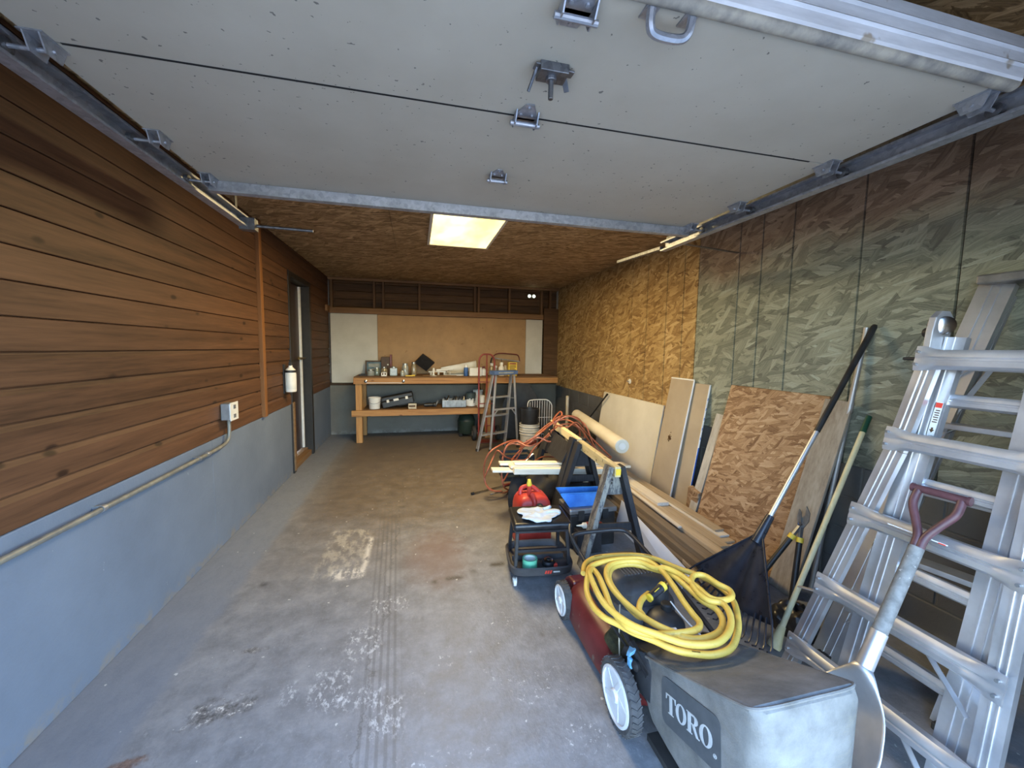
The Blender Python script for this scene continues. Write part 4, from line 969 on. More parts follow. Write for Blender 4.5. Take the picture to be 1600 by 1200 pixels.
def tyre(x, y, z, r, ax, label):
    p = thing('tyre', (x, y, z-r), label, 'tyre', 'black tyres under the board pile')
    MB().lathe([(r*.62, -.05), (r*.8, -.06), (r*.95, -.052), (r, -.035), (r, .035), (r*.95, .052), (r*.8, .06), (r*.62, .05), (r*.58, .02), (r*.58, -.02)], (x, y, z), ax, 32, closed=True).build('rubber', 'black_rubber', p, smooth=True)
    MB().lathe([(0, -.03), (r*.2, -.035), (r*.25, -.015), (r*.6, -.02), (r*.6, .02), (r*.25, .015), (r*.2, .035), (0, .03)], (x, y, z), ax, 28).build('rim', 'paper_tan', p, smooth=True)
tyre(.93, 3.52, .165, .165, (.85, -.5, 0), 'black tyre standing left of the gas can under the boards')
tyre(1.62, 3.56, .165, .165, (.4, -.9, .1), 'black tyre with tan rim between the sawhorse legs')
p = thing('tarp_bundle', (1.3, 3.75, 0), 'crumpled black tarp heaped under the sawhorse', 'tarp')
from mathutils import noise as mnoise
def heap(u, v):
    a = u*2*PI; rr = math.sin(v*PI/2)
    n = mnoise.noise(V((math.cos(a)*1.6, math.sin(a)*1.6, v*3)))
    return (1.30 + (.34+.09*n)*rr*math.cos(a), 3.80 + (.22+.06*n)*rr*math.sin(a), max(0, (.30+.12*n)*math.cos(v*PI/2)*(1-.2*v)))
MB().grid(heap, 28, 10).build('folds', 'black_rubber', p, smooth=True, subsurf=1)

# roll of plastic sheeting
plain('roll_cream', (.58, .54, .45), (.68, .64, .55), .5, scale=3)
p = thing('plastic_roll', (2.0, 4.2, .5), 'thick cream plastic roll lying behind the sawhorses', 'roll')
ra, rb = V((1.955, 3.44, .595)), V((2.28, 5.35, .585)); rd = (rb-ra).normalized()
MB().lathe([(0, .03), (.03, .028), (.030, .012), (.055, .004), (.070, .010), (.074, .05), (.072, .052), (.074, .085), (.072, .087), (.074, .12), (.074, (rb-ra).length), (0, (rb-ra).length)], ra, rd, 28).build('roll', 'roll_cream', p, smooth=True)
MB().lathe([(0, 0), (.034, .002), (.034, .03), (0, .03)], ra, rd, 18).build('end_plug', 'white_gloss', p, smooth=True)

# --------------- black tool box with grey lid, blue tray, bottle
p = thing('tool_box', (1.32, 2.86, 0), 'black tool box with grey lid between the sawhorse legs', 'tool box')
MB().box((1.14, 2.74, .0), (1.52, 2.97, .265)).build('body', 'black_plastic', p, bevel=.012)
MB().box((1.13, 2.73, .268), (1.53, 2.98, .312)).build('lid', 'grey_metal', p, bevel=.012)
MB().box((1.20, 2.722, .22), (1.25, 2.739, .30)).build('latch', 'black_rubber', p, bevel=.003); MB().box((1.40, 2.722, .22), (1.45, 2.739, .30)).build('latch', 'black_rubber', p, bevel=.003)
plain('tray_blue', (.025, .13, .46), (.05, .22, .62), .35, scale=9)
p = thing('blue_tray', (1.30, 2.85, .313), 'bright blue sloping plastic tray on the grey lid', 'tray')
top = [V((1.08, 2.80, .415)), V((1.47, 2.80, .405)), V((1.47, 2.93, .402)), V((1.09, 2.93, .418))]
bot = [V((1.15, 2.785, .3135)), V((1.42, 2.785, .3135)), V((1.42, 2.90, .3135)), V((1.16, 2.90, .3135))]
o = MB(); o.add(top+bot, [(0, 1, 5, 4), (1, 2, 6, 5), (2, 3, 7, 6), (3, 0, 4, 7), (4, 5, 6, 7)])
o.build('shell', 'tray_blue', p, solid=.006)
MB().tube([t_+V((0, 0, .0)) for t_ in top], .007, 6, closed=True).build('rim', 'tray_blue', p, smooth=True)
p = thing('glue_bottle', (1.22, 2.66, .0), 'small dark bottle with red and white collar lying by the tool box', 'bottle')
m = Matrix.Translation((1.25, 2.69, .215))
MB().box((1.16, 2.64, 0), (1.36, 2.715, .185)).build('block', 'saw_black', p, bevel=.004)
MB().lathe([(0, 0), (.004, .0), (.010, .04), (.022, .05), (.022, .075), (0, .075)], (1.165, 2.675, .212), (1, -.12, .0), 14).build('nozzle', 'plate_white', p, smooth=True)
MB().lathe([(0, .075), (.026, .076), (.026, .10), (0, .101)], (1.165, 2.675, .212), (1, -.12, .0), 16).build('collar', 'red_paint', p, smooth=True)
MB().lathe([(0, .102), (.025, .102), (.025, .19), (.018, .20), (0, .20)], (1.165, 2.675, .212), (1, -.12, .0), 16).build('body', 'dark_red', p, smooth=True)

# --------------- gas can
plain('can_red', (.42, .034, .024), (.54, .055, .038), .38, scale=6)
p = thing('gas_can', (.90, 2.95, 0), 'red plastic fuel can behind the rolling stool', 'fuel can')
def can(u, v):
    a = u*2*PI; c, s = math.cos(a), math.sin(a)
    ex_ = .32
    X = math.copysign(abs(c)**ex_, c); Y = math.copysign(abs(s)**ex_, s)
    prof = [(1.0, .0), (1.03, .012), (1.03, .10), (1.02, .21), (1.0, .29), (.93, .335), (.78, .37), (.50, .385), (.0, .388)]
    f = v*(len(prof)-1); i = min(int(f), len(prof)-2); w = f-i
    r = prof[i][0]*(1-w)+prof[i+1][0]*w; h = prof[i][1]*(1-w)+prof[i+1][1]*w
    return (.895+.137*r*X, 2.96+.125*r*Y, h)
MB().grid(can, 40, 16).build('body', 'can_red', p, smooth=True)
o = MB().tube(catmull([(.865, 2.93, .375), (.855, 2.90, .43), (.852, 2.89, .475)], 5), .018, 10).tube(catmull([(.885, 2.84, .30), (.885, 2.85, .355), (.875, 2.89, .40)], 5), .020, 10)
o.tube(catmull([(.80, 2.97, .37), (.82, 2.99, .42), (.90, 2.99, .425), (.97, 2.98, .37)], 5), .017, 10)
o.build('handle_and_neck', 'can_red', p, smooth=True)
MB().lathe([(.018, 0), (.022, .01), (.012, .05), (0, .052)], (.852, 2.89, .47), (-.05, -.1, 1), 14).build('spout', 'yellow_paint', p, smooth=True, label='orange-yellow spout tip')
q = MB().lathe([(0, 0), (.030, 0), (.032, .014), (.026, .028), (0, .030)], (.915, 2.825, .315), (0, -.93, .35), 20).build('cap', 'black_plastic', p, smooth=True, label='black screw cap')
MB().lathe([(0, .0305), (.018, .0305), (.018, .034), (0, .035)], (.915, 2.825, .315), (0, -.93, .35), 18).build('cap_disc', 'yellow_paint', q, smooth=True)
MB().box((.79, 2.832, .10), (1.0, 2.8335, .24)).build('moulded_panel', 'can_red', p, bevel=.001)

# --------------- rolling mechanic stool
plain('vinyl_black', (.010, .010, .011), (.018, .018, .020), .32, scale=25, bump=.1)
plain('frame_black', (.012, .012, .014), (.024, .024, .027), .4)
plain('tray_dark', (.035, .033, .034), (.075, .072, .075), .6, scale=8)
plain('cloth_pale', (.46, .54, .64), (.60, .67, .76), .85, scale=9, bump=.3)
plain('tape_green', (.10, .42, .26), (.16, .52, .34), .5)
plain('tape_core', (.50, .58, .55), (.62, .70, .66), .6)
plain('logo_red', (.62, .05, .03), (.7, .07, .045), .45)
sx, sy = .815, 2.52
p = thing('rolling_stool', (sx, sy, 0), 'black padded rolling mechanic stool with tool tray base', 'stool')
m = Matrix.Translation((sx, sy, 0)) @ Matrix.Rotation(math.radians(-6), 4, 'Z')
MB().box((-.195, -.155, .345), (.195, .155, .40)).xf(m).build('seat', 'vinyl_black', p, bevel=.022, seg=4, smooth=True)
MB().box((-.180, -.140, .332), (.180, .140, .346)).xf(m).build('seat_board', 'frame_black', p)
for (x, y) in ((-.165, -.12), (.165, -.12), (-.165, .12), (.165, .12)):
    MB().bar((x, y, .334), (x*1.09, y*1.25, .10), .030, .022, up=(1, 0, 0)).xf(m).build('leg', 'frame_black', p, bevel=.003)
for y in (-.155, .155):
    MB().bar((-.18, y*.92, .215), (.18, y*.92, .215), .014, .020).xf(m).build('crossbar', 'frame_black', p)
# moulded tray with raised rim and divider
def tray_ring(s, z): return [(s*.205*math.copysign(abs(math.cos(a))**.4, math.cos(a)), s*.19*math.copysign(abs(math.sin(a))**.4, math.sin(a)), z) for a in [i*2*PI/32 for i in range(32)]]
rings = [tray_ring(.95, .060), tray_ring(1.03, .070), tray_ring(1.06, .115), tray_ring(1.02, .122), tray_ring(.96, .112), tray_ring(.93, .078)]
o = MB(); vs = [v for r_ in rings for v in r_]
o.add(vs, [(j*32+i, j*32+(i+1) % 32, (j+1)*32+(i+1) % 32, (j+1)*32+i) for j in range(5) for i in range(32)] + [tuple(range(31, -1, -1)), tuple(5*32+i for i in range(32))])
o.xf(m).build('tray', 'tray_dark', p, smooth=True)
MB().bar((-.18, .0, .095), (.18, .0, .095), .012, .030).xf(m).build('tray_divider', 'tray_dark', p)
o = MB()
for i in range(3): o.prism([(i*.016, 0), (i*.016+.011, 0), (i*.016+.017, .020), (i*.016+.006, .020)], (.005, -.2035, .086), (1, 0, 0), (0, 0, 1), (0, -.002, 0))
o.xf(m).build('printed_mark', 'logo_red', p, label='red slanted bar emblem')
MB().box((.062, -.2055, .092), (.105, -.2035, .101)).xf(m).build('printed_line', 'plate_white', p)
for (x, y) in ((-.185, -.165), (.185, -.165), (-.185, .165), (.185, .165)):
    w_ = MB().cyl((x, y, .060), (x, y, .048), .012, n=8).bar((x-.012, y, .052), (x-.012, y-.01, .022), .004, .022).bar((x+.012, y, .052), (x+.012, y-.01, .022), .004, .022).xf(m).build('caster', 'grey_metal', p)
    MB().lathe([(0, -.009), (.024, -.009), (.0255, 0), (.024, .009), (0, .009)], (x, y-.010, .0255), (1, 0, 0), 16).xf(m).build('caster_wheel', 'plate_white' if y < 0 else 'black_rubber', w_, smooth=True)
# pale crumpled glove-like cloth on the seat
p = thing('cloth_rag', (sx+.0, sy, .40), 'crumpled pale blue cloth rag lying on the black stool seat', 'cloth')
def rag(u, v):
    a = u*2*PI
    rr = v*(.122 + .012*math.sin(3*a+.5) + .012*math.sin(5*a+1.4) + .005*math.sin(9*a))
    x, y = rr*1.12*math.cos(a), rr*math.sin(a)
    n = mnoise.noise(V((x*17, y*17, 2.2)))*.030 + mnoise.noise(V((x*36, y*36, 5)))*.012
    return m @ V((x-.01, y-.03, .408 + max(0, n + .010)*(1-v*.55)))
MB().grid(rag, 48, 12).build('cloth', 'cloth_pale', p, smooth=True, solid=.005)
MB().tube(catmull([m @ V((.04, .04, .412)), m @ V((.075, .05, .418)), m @ V((.095, .075, .415))], 5), [.013]*10 + [.012], 10).build('twisted_corner', 'cloth_pale', p, smooth=True)
p = thing('tape_roll', (sx-.06, sy-.1, .085), 'mint green masking tape roll standing in the stool tray', 'tape roll')
MB().lathe([(.040, 0), (.050, 0), (.050, .062), (.040, .062)], m @ V((-.075, -.10, .080)), (0, 0, 1), 28, closed=True).build('tape', 'tape_green', p, smooth=True)
MB().lathe([(.036, .0), (.0398, .0), (.0398, .061), (.036, .061)], m @ V((-.075, -.10, .080)), (0, 0, 1), 28, closed=True).build('core', 'tape_core', p, smooth=True)
p = thing('tape_measure', (sx+.07, sy-.1, .085), 'small black and chrome reel with red tab in the stool tray', 'tape measure')
MB().lathe([(0, 0), (.042, 0), (.045, .008), (.045, .024), (.036, .034), (.014, .036), (.014, .044), (0, .045)], m @ V((.055, -.085, .080)), (0, -.1, 1), 22).build('case', 'black_plastic', p, smooth=True)
MB().lathe([(.024, .036), (.030, .038), (.024, .040)], m @ V((.055, -.085, .080)), (0, -.1, 1), 22).build('ring', 'chrome', p, smooth=True)
MB().box((.085, -.125, .080), (.11, -.10, .10)).xf(m).build('tab', 'logo_red', p, bevel=.002)

# ================================================================== LAWN MOWER WITH GRASS BAG, YELLOW HOSE
plain('deck_red', (.085, .012, .014), (.14, .024, .026), .38, scale=8, speck=((.16, .12, .10), 22, .66))
plain('tyre_grey', (.045, .045, .047), (.085, .085, .088), .8, scale=30)
plain('hub_white', (.55, .57, .60), (.68, .70, .73), .4, scale=7)
plain('engine_black', (.022, .023, .026), (.05, .052, .058), .5, scale=10)
plain('engine_grey', (.06, .062, .066), (.11, .112, .118), .5)
plain('clip_blue', (.12, .36, .62), (.20, .46, .72), .45)
plain('grass_dust', (.02, .025, .012), (.06, .06, .03), .95, scale=40)
def bag_mat():
    t = NT('bag_fabric'); n = t.noise(t.pos, 6, 6, .65); w = t.noise(t.mp(t.pos, (220, 220, 220)), 1.0, 2, .5); st = t.noise(t.mp(t.pos, (3, 3, 9)), 3, 5, .7)
    col = t.ramp(n, [(.32, (.100, .100, .095)), (.5, (.155, .154, .148)), (.68, (.215, .214, .205))])
    col = t.mix(t.math('MULTIPLY', t.step(st, .52, .72), .5), col, (.17, .155, .125))
    t.bump(t.math('MULTIPLY_ADD', w, .5, n), .4, .006); t.out(col, .85, 0, .2)
bag_mat()
plain('bag_print', (.055, .062, .068), (.075, .082, .09), .7, scale=20)
plain('bag_letter', (.36, .38, .39), (.46, .48, .49), .7, scale=20)

mw = thing('lawn_mower', (1.04, 1.6, 0), 'red walk-behind lawn mower with grey grass bag and white wheels', 'lawn mower')
# deck: stacked rounded outlines
def outl(hx, hy, z, cx=1.045, cy=1.72, e=.55, n=44):
    return [(cx+hx*math.copysign(abs(math.cos(a))**e, math.cos(a)), cy+hy*math.copysign(abs(math.sin(a))**e, math.sin(a)), z) for a in [i*2*PI/n for i in range(n)]]
def loft(rings, name, mat, par, cap=(True, True), **kw):
    n = len(rings[0]); o = MB()
    fs = [(j*n+i, j*n+(i+1) % n, (j+1)*n+(i+1) % n, (j+1)*n+i) for j in range(len(rings)-1) for i in range(n)]
    if cap[0]: fs.append(tuple(range(n-1, -1, -1)))
    if cap[1]: fs.append(tuple((len(rings)-1)*n+i for i in range(n)))
    o.add([v for r_ in rings for v in r_], fs)
    return o.build(name, mat, par, smooth=True, **kw)
loft([outl(.235, .37, .045), outl(.240, .375, .06), outl(.235, .37, .13), outl(.222, .35, .175), outl(.19, .31, .205), outl(.14, .25, .215)], 'deck', 'deck_red', mw)
MB().prism([(0, .06), (.14, .06), (.14, .15), (.08, .19), (0, .20)], (.87, 2.02, 0), (0, 1, 0), (0, 0, 1), (.35, 0, 0)).build('front_apron', 'deck_red', mw, bevel=.015)
loft([outl(.20, .12, .205, 1.03, 1.50), outl(.18, .11, .232, 1.03, 1.50)], 'grass_clippings', 'grass_dust', mw)
def wheel(x, y, r, w, side, nsp):
    g = MB().lathe([(r*.80, -w*.42), (r*.90, -w*.5), (r*.975, -w*.40), (r*.985, 0), (r*.975, w*.40), (r*.90, w*.5), (r*.80, w*.42)], (x, y, r), (1, 0, 0), 40, closed=True)
    nt = 34
    for i in range(nt):
        a = 2*PI*i/nt; rad = V((0, math.cos(a), math.sin(a))); tan = V((0, -math.sin(a), math.cos(a)))
        c = V((x, y, r)) + rad*r*.985
        for s in (-1, 1):
            g.bar(c + V((s*w*.04, 0, 0)) + tan*.004, c + V((s*w*.44, 0, 0)) - tan*.009, .006, r*.035, up=rad)
    t_ = g.build('tyre', 'tyre_grey', mw)
    xo = x + side*w*.42
    h = MB().lathe([(r*.80, 0), (r*.80, side*.006), (r*.72, side*.008), (r*.70, -side*.008), (0, -side*.008)], (xo, y, r), (1, 0, 0), 36)
    h.lathe([(0, side*.012), (r*.16, side*.012), (r*.20, side*.004), (r*.20, -side*.006)], (xo, y, r), (1, 0, 0), 20)
    hb = h.build('hub', 'hub_white', t_, smooth=True)
    for i in range(nsp):
        a = 2*PI*i/nsp + .3; d1_ = V((0, math.cos(a), math.sin(a))); d2_ = V((0, math.cos(a+.42), math.sin(a+.42)))
        MB().bar(V((xo-side*.004, y, r))+d1_*r*.17, V((xo-side*.002, y, r))+d2_*r*.71, .012, r*.16, up=(d1_.cross(V((1, 0, 0))))).build('spoke', 'hub_white', t_, bevel=.003)
    return t_
wheel(.80, 1.345, .135, .052, -1, 5); wheel(1.30, 1.345, .135, .052, 1, 5)
wheel(.815, 2.02, .102, .046, -1, 5); wheel(1.275, 2.02, .102, .046, 1, 5)
MB().cyl((.80, 1.345, .135), (1.30, 1.345, .135), .010, n=8).cyl((.815, 2.02, .102), (1.275, 2.02, .102), .009, n=8).build('axle', 'grey_metal', mw)
# engine
loft([outl(.155, .20, .20, 1.06, 1.72, .6), outl(.165, .21, .30, 1.06, 1.72, .6), outl(.16, .205, .335, 1.06, 1.72, .6)], 'engine_block', 'engine_grey', mw)
loft([outl(.150, .185, .33, 1.055, 1.74, .5), outl(.148, .183, .395, 1.055, 1.74, .5), outl(.125, .155, .425, 1.055, 1.74, .5), outl(.09, .115, .432, 1.055, 1.75, .5)], 'engine_cover', 'engine_black', mw)
for i in range(9):
    MB().box((.985+i*.018, 1.66, .430), (.993+i*.018, 1.84, .437)).build('vent_bar', 'engine_grey', mw)
MB().lathe([(0, 0), (.085, .0), (.095, .03), (.085, .09), (.05, .125), (0, .13)], (1.08, 1.47, .235), n=28).build('fuel_tank', 'engine_black', mw, smooth=True)
MB().lathe([(0, 0), (.026, 0), (.026, .02), (.020, .026), (0, .027)], (1.10, 1.49, .365), n=16).build('fuel_cap', 'black_plastic', mw, smooth=True)
MB().quad8([V((1.015, 1.400, .305)), V((1.085, 1.390, .305)), V((1.085, 1.402, .340)), V((1.015, 1.412, .340))], [V((1.015, 1.385, .302)), V((1.085, 1.375, .302)), V((1.085, 1.390, .340)), V((1.015, 1.400, .340))]).build('sticker', 'paper_white', mw, label='white printed sticker')
# rear housing and brackets
MB().prism([(1.15, .09), (1.52, .10), (1.52, .21), (1.42, .27), (1.27, .33), (1.20, .32)], (.905, 0, 0), (0, 1, 0), (0, 0, 1), (.27, 0, 0)).build('rear_chute', 'engine_black', mw, bevel=.012)
MB().prism([(1.10, .03), (1.24, .03), (1.24, .055), (1.10, .055)], (.86, 0, 0), (0, 1, 0), (0, 0, 1), (.36, 0, 0)).build('trailing_shield', 'black_rubber', mw)
for x in (.852, 1.235):
    MB().prism([(1.22, .20), (1.40, .15), (1.46, .20), (1.42, .28), (1.28, .36), (1.22, .33)], (x, 0, 0), (0, 1, 0), (0, 0, 1), (.014, 0, 0)).build('handle_bracket', 'engine_black', mw, bevel=.003)
for x in (.845, 1.255): MB().lathe([(0, 0), (.020, 0), (.022, .012), (.012, .022), (0, .024)], (x, 1.30, .29), (-1 if x < 1 else 1, 0, 0), 12).build('knob', 'black_plastic', mw, smooth=True)
# folded handle: tubes run forward over the deck and meet in a crossbar
MB().tube(catmull([(.858, 1.25, .285), (.850, 1.50, .365), (.838, 1.80, .445), (.832, 1.94, .478), (.85, 1.995, .490), (.91, 2.01, .494), (1.0, 2.012, .494), (1.10, 2.01, .494), (1.165, 1.995, .490), (1.19, 1.94, .478), (1.205, 1.80, .445), (1.235, 1.50, .365), (1.245, 1.25, .285)], 5), .0115, 10).build('handle', 'frame_black', mw, smooth=True)
MB().tube(catmull([(.835, 1.86, .462), (.815, 1.95, .52), (.84, 2.02, .545)], 4), .008, 8).tube(catmull([(.838, 1.78, .44), (.80, 1.70, .40), (.83, 1.55, .33), (.86, 1.40, .28)], 5), .006, 8).build('control_bail', 'black_plastic', mw, smooth=True)
MB().bar((.862, 1.24, .30), (.848, 1.36, .345), .024, .020).build('lever', 'black_plastic', mw, bevel=.004)
# pull cord from the starter
MB().tube(catmull([(.90, 1.55, .37), (.856, 1.47, .30), (.845, 1.44, .20), (.85, 1.45, .15)], 6), .003, 6).build('pull_cord', 'paper_tan', mw, smooth=True)
MB().tube(catmull([(1.075, 1.43, .44), (1.10, 1.36, .40), (1.14, 1.28, .36)], 5), .003, 6).build('cable', 'plate_white', mw, smooth=True)
# light blue clip on the left side
MB().quad8([V((.818, 1.345, .298)), V((.850, 1.375, .302)), V((.845, 1.325, .318)), V((.815, 1.315, .316))], [V((.818, 1.335, .330)), V((.852, 1.368, .336)), V((.848, 1.315, .348)), V((.817, 1.305, .346))]).box((.822, 1.315, .262), (.838, 1.345, .302)).build('blue_clip', 'clip_blue', mw, bevel=.006, label='light blue plastic clip')

# grass bag: rounded cross-sections along y, left face flat
def bagring(y, x0, x1, z0, z1, r, dy=0.0):
    pts = []
    for (cx, cz, a0) in ((x1-r, z1-r, 0), (x0+r, z1-r, PI/2), (x0+r*1.6, z0+r*1.6, PI), (x1-r*1.6, z0+r*1.6, 1.5*PI)):
        rr = r if cz > z0+r*1.7 else r*1.6
        for i in range(7):
            a = a0 + i/6*PI/2; pts.append((cx+rr*math.cos(a), y, cz+rr*math.sin(a)))
    return pts
bag = loft([bagring(1.285, .885, 1.19, .18, .345, .03), bagring(1.275, .862, 1.215, .165, .365, .02), bagring(1.20, .85, 1.225, .135, .395, .016), bagring(1.10, .85, 1.228, .125, .440, .014), bagring(1.0, .85, 1.228, .12, .490, .014), bagring(.90, .85, 1.228, .12, .540, .016), bagring(.83, .85, 1.226, .125, .575, .018), bagring(.795, .853, 1.222, .135, .590, .022), bagring(.775, .865, 1.21, .15, .580, .03), bagring(.762, .90, 1.17, .20, .53, .05)], 'grass_bag', 'bag_fabric', mw, label='grey fabric grass bag')
# sewn piping round the back edge of the bag top
MB().tube(catmull([(.852, 1.26, .358), (.852, 1.1, .434), (.852, .95, .508), (.853, .83, .568), (.862, .792, .586), (.92, .782, .588), (1.04, .780, .590), (1.16, .782, .588), (1.215, .793, .584), (1.224, .83, .568), (1.226, 1.0, .484), (1.224, 1.2, .39)], 6), .0045, 6).build('piping', 'bag_fabric', bag, smooth=True)
# printed panel on the left face, sheared along the sloping bag
sl = .34
PO, PX, PY = V((.8485, 1.138, .215)), V((0, -1, sl)), V((0, .10, 1))
def rrect(w, h, r, n=6):
    o = []
    for (cx, cy, a0) in ((w-r, h-r, 0), (r, h-r, PI/2), (r, r, PI), (w-r, r, 1.5*PI)):
        for i in range(n+1): a = a0+i/n*PI/2; o.append((cx+r*math.cos(a), cy+r*math.sin(a)))
    return o
MB().prism(rrect(.275, .165, .028), PO, PX, PY, (-.0015, 0, 0)).build('printed_panel', 'bag_print', bag)
LT = PO + V((-.0018, 0, 0)); D_ = (-.0012, 0, 0)
def glyph(polys, ox, oy, sx_, sy_, name='printed_letter'):
    o = MB()
    for pl in polys: o.prism([(ox+x*sx_, oy+y*sy_) for (x, y) in pl], LT, PX, PY, D_)
    return o.build(name, 'bag_letter', bag)
def ringO(ox, oy, sx_, sy_):
    o = MB(); n = 24
    for i in range(n):
        a, b = 2*PI*i/n, 2*PI*(i+1)/n
        q = []
        for (t, rx, ry) in ((a, .5, .5), (b, .5, .5), (b, .24, .43), (a, .24, .43)):
            q.append((ox+(.5+rx*math.cos(t))*sx_, oy+(.5+ry*math.sin(t))*sy_))
        o.prism(q, LT, PX, PY, D_)
    return o.build('printed_letter', 'bag_letter', bag)
Tg = [[(.36, .05), (.64, .05), (.64, .95), (.36, .95)], [(.22, 0), (.78, 0), (.78, .05), (.22, .05)], [(0, .93), (1, .93), (1, 1), (0, 1)], [(0, .70), (.06, .70), (.14, .93), (0, .93)], [(1, .70), (.94, .70), (.86, .93), (1, .93)]]
Rg = [[(.10, .05), (.36, .05), (.36, .95), (.10, .95)], [(0, 0), (.46, 0), (.46, .05), (0, .05)], [(0, .95), (.60, .95), (.60, 1), (0, 1)], [(.36, .90), (.60, .90), (.62, .95), (.36, .95)], [(.36, .48), (.58, .48), (.60, .54), (.36, .54)],
      [(.56, .95), (.60, 1), (.80, .95), (.92, .84), (.92, .68), (.80, .56), (.60, .48), (.58, .54), (.64, .62), (.66, .74), (.64, .86)], [(.44, .48), (.66, .50), (.94, .06), (1.05, .06), (1.05, 0), (.78, 0)]]
hy = .065; by = .048
glyph(Tg, .026, by, .052, hy); ringO(.078, by, .052, hy); glyph(Rg, .132, by, .056, hy); ringO(.190, by, .054, hy)
o = MB()
for i in range(12):
    a, b = 2*PI*i/12, 2*PI*(i+1)/12
    o.prism([(.254+.007*math.cos(a), .045+.007*math.sin(a)), (.254+.007*math.cos(b), .045+.007*math.sin(b)), (.254+.0055*math.cos(b), .045+.0055*math.sin(b)), (.254+.0055*math.cos(a), .045+.0055*math.sin(a))], LT, PX, PY, D_)
o.prism([(.2515, .0415), (.253, .0415), (.253, .0485), (.2515, .0485)], LT, PX, PY, D_).prism([(.253, .045), (.257, .046), (.257, .0485), (.253, .0485)], LT, PX, PY, D_).prism([(.2535, .045), (.255, .045), (.2575, .0415), (.256, .0415)], LT, PX, PY, D_)
o.build('registered_mark', 'bag_letter', bag)

# --------------- yellow air hose coiled on top
YH = [(0.767, 1.665, 0.47), (0.808, 1.737, 0.47), (0.877, 1.782, 0.47), (0.998, 1.784, 0.47), (1.118, 1.759, 0.47), (1.188, 1.705, 0.47), (1.239, 1.614, 0.47), (1.301, 1.532, 0.47), (1.329, 1.435, 0.47), (1.314, 1.339, 0.47), (1.245, 1.238, 0.47), (1.173, 1.165, 0.47), (1.091, 1.108, 0.47), (1.011, 1.096, 0.47), (0.944, 1.116, 0.47), (0.89, 1.147, 0.47), (0.845, 1.202, 0.47), (0.794, 1.254, 0.47), (0.758, 1.309, 0.47), (0.722, 1.36, 0.47), (0.708, 1.433, 0.47), (0.728, 1.539, 0.47), (0.766, 1.613, 0.495), (0.807, 1.672, 0.495), (0.891, 1.7, 0.495), (1.014, 1.701, 0.495), (1.101, 1.671, 0.495), (1.124, 1.575, 0.495), (1.102, 1.452, 0.495), (1.074, 1.346, 0.495), (1.059, 1.27, 0.495), (1.047, 1.214, 0.495), (0.999, 1.187, 0.495), (0.905, 1.19, 0.495), (0.824, 1.208, 0.495), (0.771, 1.25, 0.495), (0.757, 1.31, 0.495), (0.76, 1.378, 0.495), (0.786, 1.478, 0.495), (0.81, 1.594, 0.495), (0.807, 1.647, 0.495), (0.77, 1.605, 0.51), (0.751, 1.528, 0.51), (0.733, 1.404, 0.51), (0.746, 1.317, 0.51), (0.782, 1.239, 0.51), (0.845, 1.177, 0.51), (0.903, 1.125, 0.51), (0.966, 1.101, 0.51), (1.036, 1.102, 0.51), (1.114, 1.142, 0.51), (1.18, 1.209, 0.51), (1.207, 1.279, 0.51), (1.164, 1.311, 0.51), (1.16, 1.374, 0.51), (1.187, 1.443, 0.51), (1.235, 1.482, 0.51), (1.277, 1.468, 0.51), (1.288, 1.404, 0.51), (1.304, 1.351, 0.51), (1.277, 1.309, 0.51), (1.223, 1.298, 0.51), (1.184, 1.322, 0.51), (1.182, 1.393, 0.51), (1.172, 1.5, 0.51), (1.14, 1.564, 0.51), (1.109, 1.606, 0.49), (1.065, 1.672, 0.49), (0.988, 1.689, 0.49), (0.906, 1.67, 0.49), (0.854, 1.603, 0.49), (0.83, 1.502, 0.49), (0.835, 1.405, 0.49), (0.853, 1.323, 0.49), (0.88, 1.257, 0.49), (0.917, 1.206, 0.49), (0.956, 1.162, 0.49), (1.016, 1.149, 0.49), (1.094, 1.167, 0.49), (1.153, 1.217, 0.49), (1.177, 1.28, 0.49), (1.159, 1.343, 0.49), (1.161, 1.43, 0.49), (1.153, 1.529, 0.49), (1.124, 1.61, 0.475), (1.033, 1.68, 0.475), (0.926, 1.672, 0.475), (0.86, 1.581, 0.475), (0.845, 1.449, 0.475), (0.853, 1.338, 0.475), (0.875, 1.326, 0.475), (0.879, 1.36, 0.475), (0.905, 1.398, 0.475), (0.939, 1.429, 0.475), (0.981, 1.452, 0.475)]

def ymat():
    t = NT('hose_yellow'); n = t.noise(t.pos, 9, 4, .6)
    col = t.ramp(n, [(.3, (.60, .37, .055)), (.7, (.74, .50, .10))])
    col = t.mix(t.math('MULTIPLY', t.step(t.noise(t.pos, 26, 4, .7), .56, .72), .4), col, (.34, .20, .05))
    t.out(col, .45, 0, .4)
ymat()
yh = thing('yellow_hose', (1.0, 1.4, .45), 'coiled thick yellow air hose lying on the mower engine', 'hose')
hp = catmull(YH, 7)
MB().tube(hp, .0125, 10).build('hose', 'hose_yellow', yh, smooth=True)
ca, cb = V((.957, 1.417, .478)), V((1.053, 1.452, .502)); cdv = cb-ca
MB().cyl(ca, ca+cdv*.12, .0165, n=14).build('coupling_ring', 'yellow_paint', yh, smooth=True)
MB().cyl(cb-cdv*.18, cb, .0195, n=14).build('coupling_ring', 'yellow_paint', yh, smooth=True)
cpb = MB().cyl(ca+cdv*.12, cb-cdv*.18, .0165, .018, n=14).build('coupling', 'black_plastic', yh, smooth=True, label='black coupling sleeve')
MB().cyl(cb, cb+cdv*.18, .010, n=10).build('connector', 'brass', yh, smooth=True)
MB().bar(ca+cdv*.35+V((-.004, -.010, .0155)), ca+cdv*.65+V((-.004, -.010, .0165)), .002, .003).build('printed_line', 'yellow_paint', cpb)
